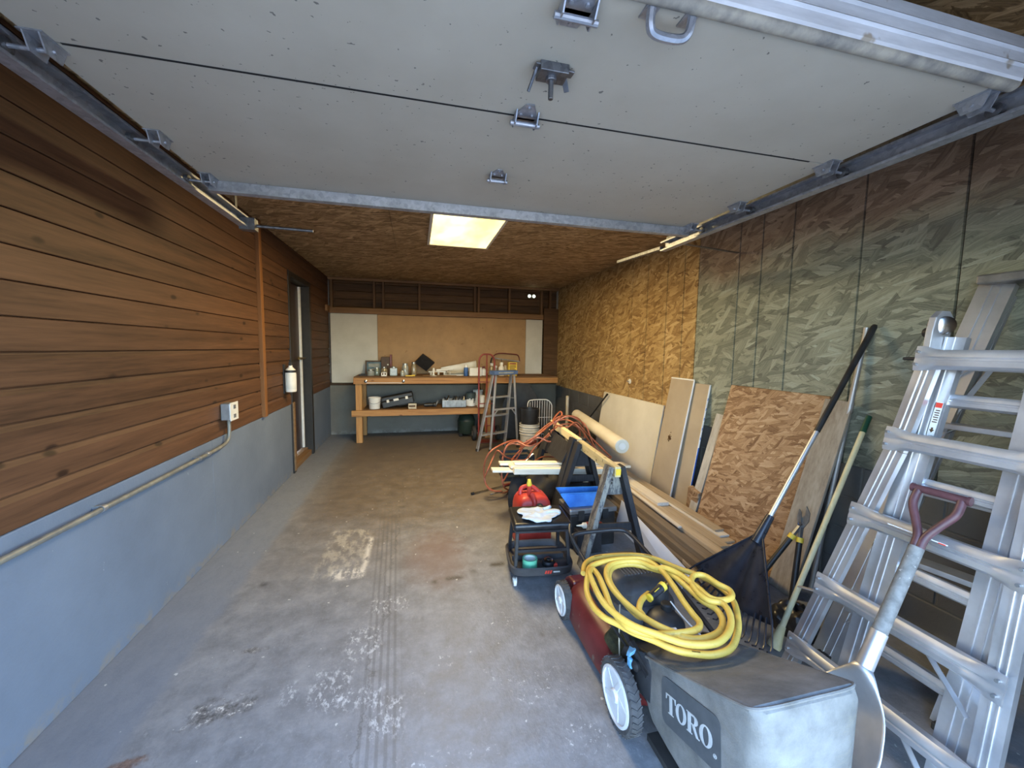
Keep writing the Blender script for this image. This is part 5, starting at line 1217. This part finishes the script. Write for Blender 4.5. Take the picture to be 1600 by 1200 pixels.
for i0 in (14, 30, 96, 118, 240):
    if i0+4 < len(hp):
        o = MB()
        for j in range(7):
            a = hp[i0].lerp(hp[i0+3], j/7); b = hp[i0].lerp(hp[i0+3], (j+.6)/7)
            o.bar(a+V((-.001, -.004, 0.0116)), b+V((-.001, -.004, 0.0116)), .006, .0012)
        o.build('printed_letters', 'print_dark', yh)

# ================================================================== ALONG THE RIGHT WALL
def sheet(name, a, b, h, lean_x, thick, mat, label, cat, zb=0.0, xt=XR-.004, group=None, rim=None):
    """board standing on the floor, top edge resting on the right wall; a, b are its y ends"""
    p = thing(name, (xt-lean_x, (a+b)/2, zb), label, cat, group)
    tx, bx_ = xt, xt-lean_x
    nrm = V((-(h), 0, -lean_x)).normalized()*thick
    lo = [V((bx_, a, zb)), V((bx_, b, zb)), V((tx, b, zb+h)), V((tx, a, zb+h))]
    return p, lo, nrm
def leansheet(name, a, b, h, lx, th, mat, label, cat, zb=0.0, xt=XR-.002, part='sheet', group=None):
    p, lo, n = sheet(name, a, b, h, lx, th, mat, label, cat, zb, xt, group)
    MB().quad8(lo, [v+n for v in lo]).build(part, mat, p)
    return p, lo, n
plain('drywall_cream', (.56, .52, .43), (.63, .59, .50), .8, scale=3)
plain('paper_brown', (.33, .265, .19), (.38, .31, .225), .8, scale=4)
plain('edge_white', (.70, .70, .69), (.78, .78, .77), .7)
plain('print_blue', (.03, .10, .42), (.05, .15, .50), .5)
plain('foam_white', (.66, .69, .74), (.72, .75, .80), .6, scale=3)
p, lo, n = leansheet('drywall_sheet', 3.80, 5.22, .935, .14, .014, 'drywall_cream', 'cream drywall sheet leaning on the strand board wall', 'drywall')
MB().quad8([lo[0]+n*1.02+V((0, -.001, 0)), lo[0]+V((0, -.001, 0)), lo[3]+V((0, -.001, 0)), lo[3]+n*1.02+V((0, -.001, 0))], [lo[0]+n*1.02+V((0, -.004, 0)), lo[0]+V((0, -.004, 0)), lo[3]+V((0, -.004, 0)), lo[3]+n*1.02+V((0, -.004, 0))]).build('cut_edge', 'edge_white', p)
def papered(a, b, h, lx, label, xt, blue):
    p, lo, n = leansheet('drywall_strip', a, b, h, lx, .013, 'paper_brown', label, 'drywall', xt=xt, group='brown faced drywall strips')
    e = V((0, -.006, 0))
    q = MB().quad8([lo[0]+n*1.1, lo[0], lo[3], lo[3]+n*1.1], [v+e for v in (lo[0]+n*1.1, lo[0], lo[3], lo[3]+n*1.1)]).build('white_edge', 'edge_white', p)
    u = V((0, 0, .010))
    if not blue: MB().quad8([lo[3]+n*1.1, lo[3], lo[2], lo[2]+n*1.1], [v+u for v in (lo[3]+n*1.1, lo[3], lo[2], lo[2]+n*1.1)]).build('top_tape', 'edge_white', p)
    if blue:
        r0, r1 = .02, .52
        A = [lo[0].lerp(lo[3], t) for t in (r0, r1)]
        MB().quad8([A[0]+n*1.05+e, A[0]+n*.05+e, A[1]+n*.05+e, A[1]+n*1.05+e], [v+e*1.25 for v in (A[0]+n*1.05, A[0]+n*.05, A[1]+n*.05, A[1]+n*1.05)]).build('printed_band', 'print_blue', p, label='blue printed edge band')
        for k_ in range(5):
            A = [lo[0].lerp(lo[3], t) for t in (.58+k_*.075, .60+k_*.075)]
            MB().quad8([A[0]+n*.8+e, A[0]+n*.3+e, A[1]+n*.3+e, A[1]+n*.8+e], [v+e*1.2 for v in (A[0]+n*.8, A[0]+n*.3, A[1]+n*.3, A[1]+n*.8)]).build('printed_letter', 'print_blue', p)
    return p, lo, n
p, lo, n = papered(3.12, 3.40, 1.225, .19, 'narrow brown drywall strip with blue printed white edge', XR-.002, True)
p, lo, n = papered(3.315, 3.66, 1.25, .22, 'wider brown drywall strip with white edge and dark smudge', XR-.022, False)
# dark smudge printed on the face
c_ = lo[0].lerp(lo[3], .52).lerp(lo[1].lerp(lo[2], .52), .52) + n*1.04
ax_, ay_ = V((0, 1, 0)), (lo[3]-lo[0]).normalized()
o = MB(); random.seed(6)
for (x, y, r_) in ((0, 0, .022), (.016, .012, .012), (-.016, -.006, .013), (.002, .03, .008), (.004, -.03, .010), (-.004, .058, .007), (.022, -.02, .007), (-.02, .02, .006)):
    o.prism([(x+r_*math.cos(i*PI/4)*random.uniform(.8, 1.1), y+r_*math.sin(i*PI/4)) for i in range(8)], c_, ax_, ay_, n*.05)
o.build('smudge', 'print_dark', p)
# strand board sheet and the whitewashed plank beside it
p, lo, n = leansheet('strand_board_sheet', 2.02, 2.86, 1.25, .30, .012, 'osb_sheet', 'reddish strand board sheet leaning on the green wall', 'board', xt=XR-.004)
wood('plank_white', (.30, .27, .23), (.50, .47, .42), 2, .8, knot=(.2, .15, .1))
wood('plank_weathered', (.15, .12, .09), (.34, .30, .25), 2, .8, knot=(.1, .07, .05))
def plank(y, w, h, lx, xt, th, mat, label, dy=0.0):
    q = MB().bar((xt-lx, y, 0), (xt, y+dy, h), w, th, up=(-h, 0, -lx)).build('leaning_plank', mat, bevel=.003)
    origin(q, (xt-lx, y, 0)); tag(q, label, 'plank', 'planks leaning by the strand board sheet'); return q
plank(1.955, .17, 1.235, .33, XR-.045, .02, 'plank_weathered', 'weathered whitewashed plank at the right edge of the strand board sheet', -.02)
plank(2.96, .09, .98, .24, XR-.035, .03, 'plank_white', 'narrow pale split plank left of the strand board sheet', -.03)
tag(origin(MB().bar((2.45, 3.02, .0), (2.43, 2.97, .30), .14, .05, up=(-1, 0, 0)).build('wood_block', 'osb_sheet', bevel=.006), (2.45, 3.02, 0)), 'short brown wood offcut at the foot of the strand board sheet', 'wood')

# --------------- lumber stack on the floor
random.seed(21)
LB = []
names = {0: 'bottom', 1: 'second', 2: 'third', 3: 'fourth', 4: 'top'}
def lumber(x0, x1, y0, y1, z, w, h, mat, label):
    q = MB().bar((x0, y0, z+h/2), (x1, y1, z+h/2), w, h).build('lumber_board', mat, bevel=.003)
    origin(q, ((x0+x1)/2, (y0+y1)/2, z)); tag(q, label, 'board', 'lumber stacked along the right wall')
lay = [
 (1.735, 1.80, 1.98, 4.10, .0, .09, .058, 'pine_y_dark', 'dark board at the very bottom of the lumber stack, on its open side'),
 (1.90, 1.93, 2.00, 4.20, .0, .18, .058, 'pine_y_dark', 'wide bottom board second from the open side of the lumber stack'),
 (2.10, 2.12, 2.02, 4.20, .0, .18, .058, 'pine_y_dark', 'wide bottom board nearest the wall in the lumber stack'),
 (1.745, 1.81, 1.90, 4.00, .059, .085, .045, 'pine_y_dark', 'second-layer dark board on the open side of the lumber stack'),
 (1.90, 1.94, 1.92, 4.10, .059, .18, .045, 'pine_y', 'second-layer wide board in the middle of the lumber stack'),
 (2.11, 2.12, 2.05, 4.15, .059, .18, .045, 'pine_y_dark', 'second-layer board nearest the wall in the lumber stack'),
 (1.765, 1.84, 1.88, 3.90, .105, .08, .05, 'pine_y_dark', 'third-layer dark board on the open side of the lumber stack'),
 (1.885, 1.945, 1.95, 4.05, .105, .13, .05, 'pine_y', 'third-layer board in the middle of the lumber stack'),
 (2.07, 2.10, 1.98, 4.10, .105, .17, .05, 'pine_y_dark', 'third-layer board nearest the wall in the lumber stack'),
 (1.80, 1.885, 1.86, 3.80, .156, .085, .042, 'pine_y_dark', 'dark plank with split edge near the top of the lumber stack'),
 (1.905, 1.975, 1.93, 3.95, .156, .09, .042, 'pine_y', 'light plank just under the top of the lumber stack'),
 (2.03, 2.08, 2.10, 4.05, .156, .12, .042, 'pine_y', 'broad plank under the top boards nearest the wall'),
 (1.885, 1.955, 2.02, 3.70, .199, .075, .028, 'pine_y', 'long honey-coloured lath on top of the lumber stack'),
 (1.985, 2.035, 2.16, 3.95, .199, .075, .022, 'pine_y', 'flat pale plank lying on top beside the honey-coloured lath'),
 (2.075, 2.115, 2.22, 4.00, .199, .085, .016, 'pine_y', 'thin plank on top nearest the wall, ending by the rake'),
 (2.085, 2.125, 2.28, 4.02, .2155, .080, .014, 'pine_y_white', 'thin whitish lath second from top nearest the wall'),
 (2.095, 2.135, 2.34, 4.04, .230, .075, .014, 'pine_y', 'topmost thin lath nearest the wall'),
 (1.845, 1.925, 2.45, 3.72, .2275, .030, .014, 'pine_y_white', 'narrow white-edged lath on top of the honey-coloured one'),
 (1.985, 2.03, 2.86, 3.90, .2215, .105, .030, 'pine_y_white', 'short pale board lying highest on the lumber stack'),
]
for L_ in lay: lumber(L_[0]+.045, L_[1]+.045, *L_[2:])
tag(origin(MB().bar((1.748, 2.22, .115), (1.722, 2.02, .112), .006, .030, up=(0, 0, 1)).bar((1.722, 2.02, .112), (1.718, 1.995, .108), .012, .022).build('wood_splinter', 'pine_y', bevel=.002), (1.73, 2.1, .10)), 'small split strip of wood sticking from the lumber stack side', 'wood')
q = MB().quad8([V((1.66, 2.10, 0)), V((1.70, 3.05, 0)), V((1.752, 3.05, .22)), V((1.722, 2.10, .10))], [V((1.654, 2.10, .002)), V((1.694, 3.05, .002)), V((1.746, 3.05, .222)), V((1.716, 2.10, .102))]).build('foam_board', 'foam_white', bevel=.001)
tag(origin(q, (1.58, 2.5, 0)), 'white foam board leaning on the open side of the lumber stack', 'foam board')

# --------------- leaf rake
plain('rake_black', (.010, .012, .018), (.020, .023, .032), .30, scale=18)
p = thing('leaf_rake', (1.68, 1.83, 0), 'black plastic leaf rake with aluminium shaft leaning on the wall', 'rake')
top = V((2.625, 1.79, 1.69)); apx = V((1.865, 1.73, .55)); ax = (apx-top).normalized()
MB().cyl(apx - ax*.06, top.lerp(apx, .52), .0125, n=12).build('shaft', 'aluminium', p, smooth=True)
MB().cyl(top.lerp(apx, .53), top, .0155, .0165, n=12).cyl(top, top-ax*.012, .0165, .013, n=12).build('grip', 'black_plastic', p, smooth=True)
MB().cyl(apx-ax*.09, apx+ax*.08, .020, .028, n=12).build('socket', 'rake_black', p, smooth=True)
side = V((0, -1, 0)); nn = ax.cross(side).normalized()
def fan(u, v):
    s = (u-.5)*2; L_ = .05 + .38*v
    w = (.026 + .245*v)
    ridge = .016*math.cos(s*PI*2.5)*v*(1-abs(s)*.5) + .030*(1-s*s)*v
    return apx + ax*(L_*(1-.10*s*s)) + side*(s*w) - nn*ridge
MB().grid(fan, 30, 12).build('fan', 'rake_black', p, smooth=True, solid=.005)
for i in range(17):
    s = (i-8)/8; a = apx + ax*(.425*(1-.10*s*s)) + side*(s*.268) - nn*.030*(1-s*s); d_ = (ax + side*s*.55).normalized()
    MB().tube([a-d_*.02, a+d_*.10, a+d_*.125+nn*.012, a+d_*.130+nn*.035], [.0055, .005, .0045, .004], 6).build('tine', 'rake_black', p, smooth=True)
for s in (-1, 1): MB().tube([fan(.5+s*.5, t/6) for t in range(7)], .006, 6).build('edge_rib', 'rake_black', p, smooth=True)

# --------------- loppers
p = thing('loppers', (2.2, 1.88, 0), 'black-handled loppers with yellow bands leaning on the strand board sheet', 'loppers')
piv = V((2.33, 1.888, .472))
h1, h2 = V((2.02, 1.955, .02)), V((2.18, 1.79, .02))
for h_ in (h1, h2):
    d_ = (h_-piv).normalized()
    MB().cyl(piv+d_*.10, h_, .016, .018, n=12).build('handle', 'black_plastic', p, smooth=True)
    MB().cyl(piv+d_*.085, piv+d_*.115, .0205, n=12).build('yellow_band', 'yellow_paint', p, smooth=True)
    MB().bar(piv, piv+d_*.10, .014, .022, up=(1, 0, 0)).build('shank', 'grey_metal', p)
MB().prism([(-.012, -.02), (.02, -.02), (.040, .03), (.035, .08), (.005, .115), (.012, .06), (-.01, .03)], piv, (0, -1, 0), (.22, 0, .97), (-.006, 0, 0)).build('blade', 'grey_metal', p)
MB().prism([(-.012, -.02), (.01, -.02), (.0, .03), (-.012, .07), (-.028, .085), (-.03, .04)], piv+V((-.008, 0, 0)), (0, -1, 0), (.22, 0, .97), (-.006, 0, 0)).build('hook', 'grey_metal', p)
MB().lathe([(0, 0), (.014, 0), (.012, .008), (0, .009)], piv+V((-.012, 0, .0)), (-1, 0, .2), 12).build('pivot_bolt', 'chrome', p, smooth=True)

# --------------- steel pole and green-tipped broomstick
tag(origin(MB().cyl((2.50, 1.93, 0), (2.636, 1.838, 1.665), .0145, n=14).cyl((2.636, 1.838, 1.665), (2.637, 1.8377, 1.69), .016, n=14).build('steel_pole', 'aluminium_dull', smooth=True), (2.50, 1.93, 0)), 'slim silver steel pole standing behind the broomstick', 'pole')
wood('stick_wood', (.46, .40, .22), (.62, .56, .36), 2, .5)
plain('green_tip', (.006, .045, .025), (.012, .07, .038), .45)
p = thing('broomstick', (1.80, 1.56, 0), 'yellow wooden pole with dark green end cap leaning on the wall', 'pole')
ba, bb = V((1.80, 1.555, .0)), V((2.52, 1.70, 1.175)); bd_ = (bb-ba)
MB().cyl(ba+bd_*.02, bb-bd_*.07, .0135, n=14).build('stick', 'stick_wood', p, smooth=True)
MB().cyl(bb-bd_*.075, bb, .0155, .0150, n=14).build('end_cap', 'green_tip', p, smooth=True)
MB().lathe([(0, 0), (.030, 0), (.032, .02), (.024, .06), (.017, .12), (0, .12)], ba, bd_.normalized(), 16).build('threaded_socket', 'stick_wood', p, smooth=True)

# --------------- ladders
plain('foot_blue', (.12, .15, .21), (.17, .21, .28), .6)
plain('sticker_white', (.66, .66, .66), (.74, .74, .74), .5)
galv('aluminium_bright', (.52, .53, .56), (.70, .71, .74), .36, .86, (1, 1, 1), 4, spangle=.04)
def crail(a, b, out, wid, dep, name, mat, par, th=.0035):
    """C-shaped rail from a to b; the web faces along the direction out, flanges turn inward"""
    a, b = V(a), V(b); d = (b-a).normalized(); out = V(out); out = (out - d*out.dot(d)).normalized(); w = d.cross(out).normalized()
    prof = [(0, -wid/2), (0, wid/2), (-dep, wid/2), (-dep, wid/2-th*2), (-dep+th, wid/2-th*2), (-dep+th, wid/2-th), (-th, wid/2-th), (-th, wid*.18), (.004, wid*.16), (.004, wid*.10), (-th, wid*.08), (-th, -wid*.08), (.004, -wid*.10), (.004, -wid*.16), (-th, -wid*.18), (-th, -wid/2+th), (-dep+th, -wid/2+th), (-dep+th, -wid/2+th*2), (-dep, -wid/2+th*2), (-dep, -wid/2)]
    return MB().prism(prof, a, out, w, b-a).build(name, mat, par)
def rung(a, b, fwd, mat, par, name='rung', h=.070, dep=.045, flat=True):
    """rung with a grooved D profile and pressed-flat ends"""
    a, b = V(a), V(b); d = (b-a); L_ = d.length; d.normalize(); fwd = V(fwd); fwd = (fwd - d*fwd.dot(d)).normalized(); u = fwd.cross(d).normalized()
    if u.z < 0: u = -u
    base = [(-dep*.5, -h*.5), (dep*.05, -h*.5), (dep*.38, -h*.36), (dep*.44, -h*.10), (dep*.30, -h*.04), (dep*.30, h*.04), (dep*.50, h*.10), (dep*.46, h*.32), (dep*.20, h*.5), (-dep*.5, h*.5)]
    rings = []
    for (t, sc_, sh) in ((0, .22, 1.35), (.06, .25, 1.35), (.13, .8, 1.1), (.18, 1, 1), (.82, 1, 1), (.87, .8, 1.1), (.94, .25, 1.35), (1, .22, 1.35)):
        if not flat: sc_, sh = 1, 1
        rings.append([a + d*L_*t + fwd*(x*sc_ + dep*.5*(1-sc_)) + u*y*sh for (x, y) in base])
    r_ = loft(rings, name, mat, par)
    if flat:
        for t in (.025, .975):
            for s in (-1, 1): MB().cyl(a+d*L_*t+u*h*.35*s+fwd*dep*.45, a+d*L_*t+u*h*.35*s+fwd*dep*.78, .0055, n=8).build('rivet', 'grey_metal', r_)
    return r_
# nearer, folding multi-position ladder
la = thing('folding_ladder', (1.75, 1.1, 0), 'aluminium folding ladder with round hinge at its top and flared feet', 'ladder')
def XL_(z): return 1.668 + .165*z      # lean of the ladder plane
def yl(z): return 1.175 + .345*(1.15-z)*.60 if z < 1.15 else 1.175 - .13*(z-1.15)
def yr(z): return .745 - .02*(1.15-z) if z < 1.15 else .745 + .0*(z-1.15)
fw = V((-1, 0, .165)).normalized()
P = lambda y, z, dx=0: V((XL_(z)+dx, y, z))
# outer rails, flared below the second rung
crail(P(yl(.02)-.02, .02), P(yl(1.15)-.02, 1.15), fw, .066, .026, 'outer_rail', 'aluminium_bright', la)
crail(P(yl(1.15)-.02, 1.15), P(yl(1.50)-.02, 1.50), fw, .066, .026, 'outer_rail', 'aluminium_bright', la)
crail(P(yr(.0)+.02, .02), P(yr(1.15)+.02, 1.15), fw, .066, .026, 'outer_rail', 'aluminium_bright', la)
crail(P(yr(1.15)+.02, 1.15), P(yr(1.5)+.02, 1.50), fw, .066, .026, 'outer_rail', 'aluminium_bright', la)
# inner rails run straight up to the hinge
dxi = .050
crail(P(1.175, .04, dxi), P(1.085, 1.60, dxi), fw, .092, .026, 'inner_rail', 'aluminium', la)
crail(P(.845, .04, dxi), P(.82, 1.60, dxi), fw, .092, .026, 'inner_rail', 'aluminium', la)
for z in (.195, .515, .86, 1.195, 1.515):
    rung(P(yl(z)+.006, z, -.012), P(yr(z)-.006, z, -.012), fw, 'aluminium_bright', la)
for z in (.36, .69, 1.03, 1.36):
    rung(P(1.23-.083*z, z, dxi+.02), P(.795, z, dxi+.02), fw, 'aluminium', la, flat=False, h=.050, dep=.03)
# rubber feet
for (y, s) in ((yl(0.02), 1), (yr(.02), -1)):
    MB().box((XL_(0)-.045, y-.034, 0), (XL_(0)+.040, y+.034, .050)).build('foot', 'foot_blue', la, bevel=.008, label='blue-grey rubber foot')
# round hinge heads and lock studs
for (y, s) in ((1.115, 1), (.765, -1)):
    hg = MB().prism([(-.045, -.12), (.045, -.12), (.050, -.02), (.046, .03), (.02, .055), (-.02, .055), (-.046, .03), (-.050, -.02)], P(y-.012*s, 1.645, dxi-.02), (1, 0, .0), (.165, 0, 1), (0, .024*s, 0)).build('hinge', 'aluminium_dull', la, bevel=.003)
    MB().lathe([(0, 0), (.036, 0), (.036, .008), (.028, .012), (.024, .009), (0, .009)], P(y+.012*s, 1.645, dxi-.02), (0, s, 0), 22).lathe([(0, 0), (.034, 0), (.034, .010), (.026, .014), (0, .014)], P(y-.012*s, 1.645, dxi-.02), (-.6, -s, 0), 22).build('hinge_disc', 'chrome', hg, smooth=True)
    MB().cyl(P(y+.01*s, 1.62, dxi+.0), P(y+.055*s, 1.62, dxi+.01), .016, .020, 14).build('lock_knob', 'black_plastic', hg, smooth=True)
MB().cyl(P(yl(1.5)+.004, 1.515, .0), P(yl(1.5)+.060, 1.515, .0), .009, .006, 10).build('lock_pin', 'black_plastic', la, smooth=True)
# warning sticker on the inner left rail
e_ = V((-.0388, 0, .0))
def rp(z, dx, dy=0): return P(1.238-.0833*z+dy, z, dxi+dx)
st = MB().prism([(-.014, 1.225), (.014, 1.225), (.014, 1.355), (-.014, 1.355)], V((0, 0, 0)), (0, 1, 0), (0, 0, 1), (0, 0, 0)) if False else None
A_, B_ = P(1.178-.0577*1.225-.030, 1.225, dxi-.0045), P(1.178-.0577*1.355-.030, 1.355, dxi-.0045)
ud = (B_-A_).normalized(); hs = V((0, 1, 0)) - ud*ud.y; hs.normalize(); nf = hs.cross(ud).normalized()
if nf.x > 0: nf = -nf
q = MB().prism([(-.011, 0), (.011, 0), (.011, .13), (-.011, .13)], A_, hs, ud, nf*.001).build('warning_sticker', 'sticker_white', la)
MB().prism([(-.010, .108), (.010, .108), (.010, .127), (-.010, .127)], A_+nf*.0012, hs, ud, nf*.0008).build('printed_red_block', 'logo_red', q)
for i in range(6): MB().prism([(-.008, .050+i*.009), (.007-.002*(i % 2), .050+i*.009), (.007-.002*(i % 2), .054+i*.009), (-.008, .054+i*.009)], A_+nf*.0012, hs, ud, nf*.0008).build('printed_line', 'print_dark', q)
MB().prism([(-.003, .030), (.003, .030), (.003, .022), (.008, .022), (0, .010), (-.008, .022), (-.003, .022)], A_+nf*.0012, hs, ud, nf*.0008).build('printed_arrow', 'print_dark', q)
# sticker strip on the third rung and on the right rail
q = MB().box((XL_(.86)-.032, .92, .871), (XL_(.86)-.0305, 1.10, .878)).build('rung_sticker', 'sticker_white', la)
MB().box((XL_(.86)-.0325, .925, .8725), (XL_(.86)-.0322, .945, .8765)).build('printed_red_block', 'logo_red', q)
# braces below the fourth rung
for (ya, za, yb, zb_) in ((.93, .49, .80, .36), (1.24, .49, 1.40, .44), (.95, .175, .84, .05)):
    MB().bar(P(ya, za, .0), P(yb, zb_, .0), .004, .022, up=(-1, 0, 0)).build('brace', 'aluminium', la)

# farther ladder leaning on the wall
lb = thing('step_ladder_tall', (2.1, 1.2, 0), 'taller aluminium ladder with grey top cap leaning on the green wall', 'ladder')
b0, b1_ = V((1.985, 1.440, 0)), V((2.585, 1.275, 1.86))
c0, c1 = V((2.10, 1.02, 0)), V((2.600, .915, 1.86))
lbd = (b1_-b0).normalized()
crail(b0, b1_, (-1, -.1, .3), .118, .034, 'rail', 'aluminium', lb)
crail(c0, c1, (-1, -.1, .3), .118, .034, 'rail', 'aluminium', lb)
# its back legs folded flat behind
crail(b0+V((.11, -.01, 0)), b0.lerp(b1_, .97)+V((.045, -.03, 0)), (-1, -.1, .3), .05, .02, 'back_rail', 'aluminium_dull', lb)
crail(c0+V((.11, .02, 0)), c0.lerp(c1, .97)+V((.045, .03, 0)), (-1, -.1, .3), .05, .02, 'back_rail', 'aluminium_dull', lb)
for t in (.155, .32, .485, .65, .815):
    a, b = b0.lerp(b1_, t), c0.lerp(c1, t)
    MB().bar(a, b, .085, .024, up=(0, 0, 1)).build('step', 'aluminium', lb, bevel=.003)
    MB().bar(a.lerp(b, .22)-V((0, 0, .01)), b0.lerp(b1_, t-.045).lerp(c0.lerp(c1, t-.045), .03), .004, .018, up=(-1, 0, 0)).build('step_brace', 'aluminium_dull', lb)
    MB().bar(a.lerp(b, .78)-V((0, 0, .01)), b0.lerp(b1_, t-.045).lerp(c0.lerp(c1, t-.045), .97), .004, .018, up=(-1, 0, 0)).build('step_brace', 'aluminium_dull', lb)
m_ = (b1_+c1)/2
MB().bar(b1_+V((-.015, .035, .018)), c1+V((-.015, -.035, .018)), .13, .042, up=(.0, 0, 1)).build('top_cap', 'grey_metal', lb, bevel=.008, label='grey top cap')
for q_ in (b0, c0): MB().box((q_.x-.05, q_.y-.03, 0), (q_.x+.05, q_.y+.03, .03)).build('foot', 'black_rubber', lb, bevel=.005)
MB().bar(b0.lerp(b1_, .80)+V((.03, -.1, 0)), b0.lerp(b1_, .68)+V((.02, -.05, 0)), .006, .02).build('spreader', 'aluminium_dull', lb)

# --------------- scoop shovel
plain('handle_grey', (.10, .10, .098), (.19, .19, .185), .75, scale=30, speck=((.36, .36, .35), 50, .66))
plain('dhandle_red', (.055, .022, .026), (.10, .042, .048), .45, scale=14)
sv = thing('scoop_shovel', (1.33, .93, 0), 'aluminium scoop shovel with dark red D-grip standing by the grass bag', 'shovel')
T_ = V((1.835, .985, 1.035)); N_ = V((1.500, .953, .455)); sd = (N_-T_).normalized()
ws = V((.10, -1, 0)); ws = (ws - sd*ws.dot(sd)).normalized(); nf = sd.cross(ws).normalized()
if nf.x > 0: nf = -nf                       # nf points to the camera side
J = T_ + sd*.155                            # fork of the D-grip
MB().cyl(J+sd*.06, N_-sd*.10, .0215, .0225, n=18).build('shaft', 'handle_grey', sv, smooth=True)
for s in (-1, 1):
    MB().tube(catmull([J+sd*.075+ws*s*.008, J+sd*.02+ws*s*.010, J-sd*.03+ws*s*.030, J-sd*.085+ws*s*.056, J-sd*.12+ws*s*.060, J-sd*.152+ws*s*.058], 5), [.013]*26, 10).build('grip_arm', 'dhandle_red', sv, smooth=True)
MB().cyl(J-sd*.152+ws*.072, J-sd*.152-ws*.072, .0135, n=14).cyl(J-sd*.152+ws*.072, J-sd*.152+ws*.080, .016, n=14).cyl(J-sd*.152-ws*.072, J-sd*.152-ws*.080, .016, n=14).build('grip_bar', 'dhandle_red', sv, smooth=True)
MB().cyl(N_-sd*.13, N_+sd*.0, .0245, .026, n=18).build('socket', 'aluminium_bright', sv, smooth=True)
def blade(u, v):
    s = (u-.5)*2; L_ = v*.44
    w = .024 + .108*math.sin(min(1, v/.62)*PI/2)
    if v > .8: w *= 1 - .12*((v-.8)/.2)**2
    cup = .055*(s*s)*min(1, v*2.2) + .030*(1-min(1, v*4))
    neck = .026*math.sqrt(max(0, 1-s*s))*(1-min(1, v*3.5))
    return N_ + sd*(L_ - .02*s*s*min(1, v*3)) + ws*(s*w) + nf*(cup*.9 + neck - .028)
MB().grid(blade, 28, 22).build('scoop', 'aluminium', sv, smooth=True, solid=.004)

# --------------- small leftovers by the right wall
p = thing('wall_hook', (XR-.01, 4.55, 1.14), 'small white round hook plate on the golden strand board', 'hook')
MB().lathe([(0, 0), (.030, 0), (.032, .006), (.020, .012), (0, .013)], (XR, 4.55, 1.14), (-1, 0, 0), 18).build('plate', 'plate_white', p, smooth=True)
MB().tube(catmull([(XR-.010, 4.55, 1.14), (XR-.035, 4.55, 1.135), (XR-.040, 4.55, 1.155)], 4), .005, 6).build('hook', 'grey_metal', p, smooth=True)
tag(origin(MB().cyl((2.42, 5.95, 0), (2.59, 5.05, .90), .012, n=10).cyl((2.59, 5.05, .90), (2.594, 5.03, .92), .015, n=10).build('black_rod', 'black_plastic', smooth=True), (2.42, 5.95, 0)), 'thin black rod leaning in front of the block wall beyond the drywall', 'rod')
p = thing('plastic_bag', (2.02, 1.66, 0), 'crumpled black plastic bag on the floor behind the broomstick', 'bag')
def pbag(u, v):
    a = u*2*PI; rr = math.sin(v*PI/2)
    n_ = mnoise.noise(V((math.cos(a)*2, math.sin(a)*2, v*4+7)))
    return (2.04 + (.12+.04*n_)*rr*math.cos(a), 1.66 + (.13+.05*n_)*rr*math.sin(a), max(0, (.13+.07*n_)*math.cos(v*PI/2)))
MB().grid(pbag, 24, 9).build('folds', 'vinyl_black', p, smooth=True, subsurf=1)
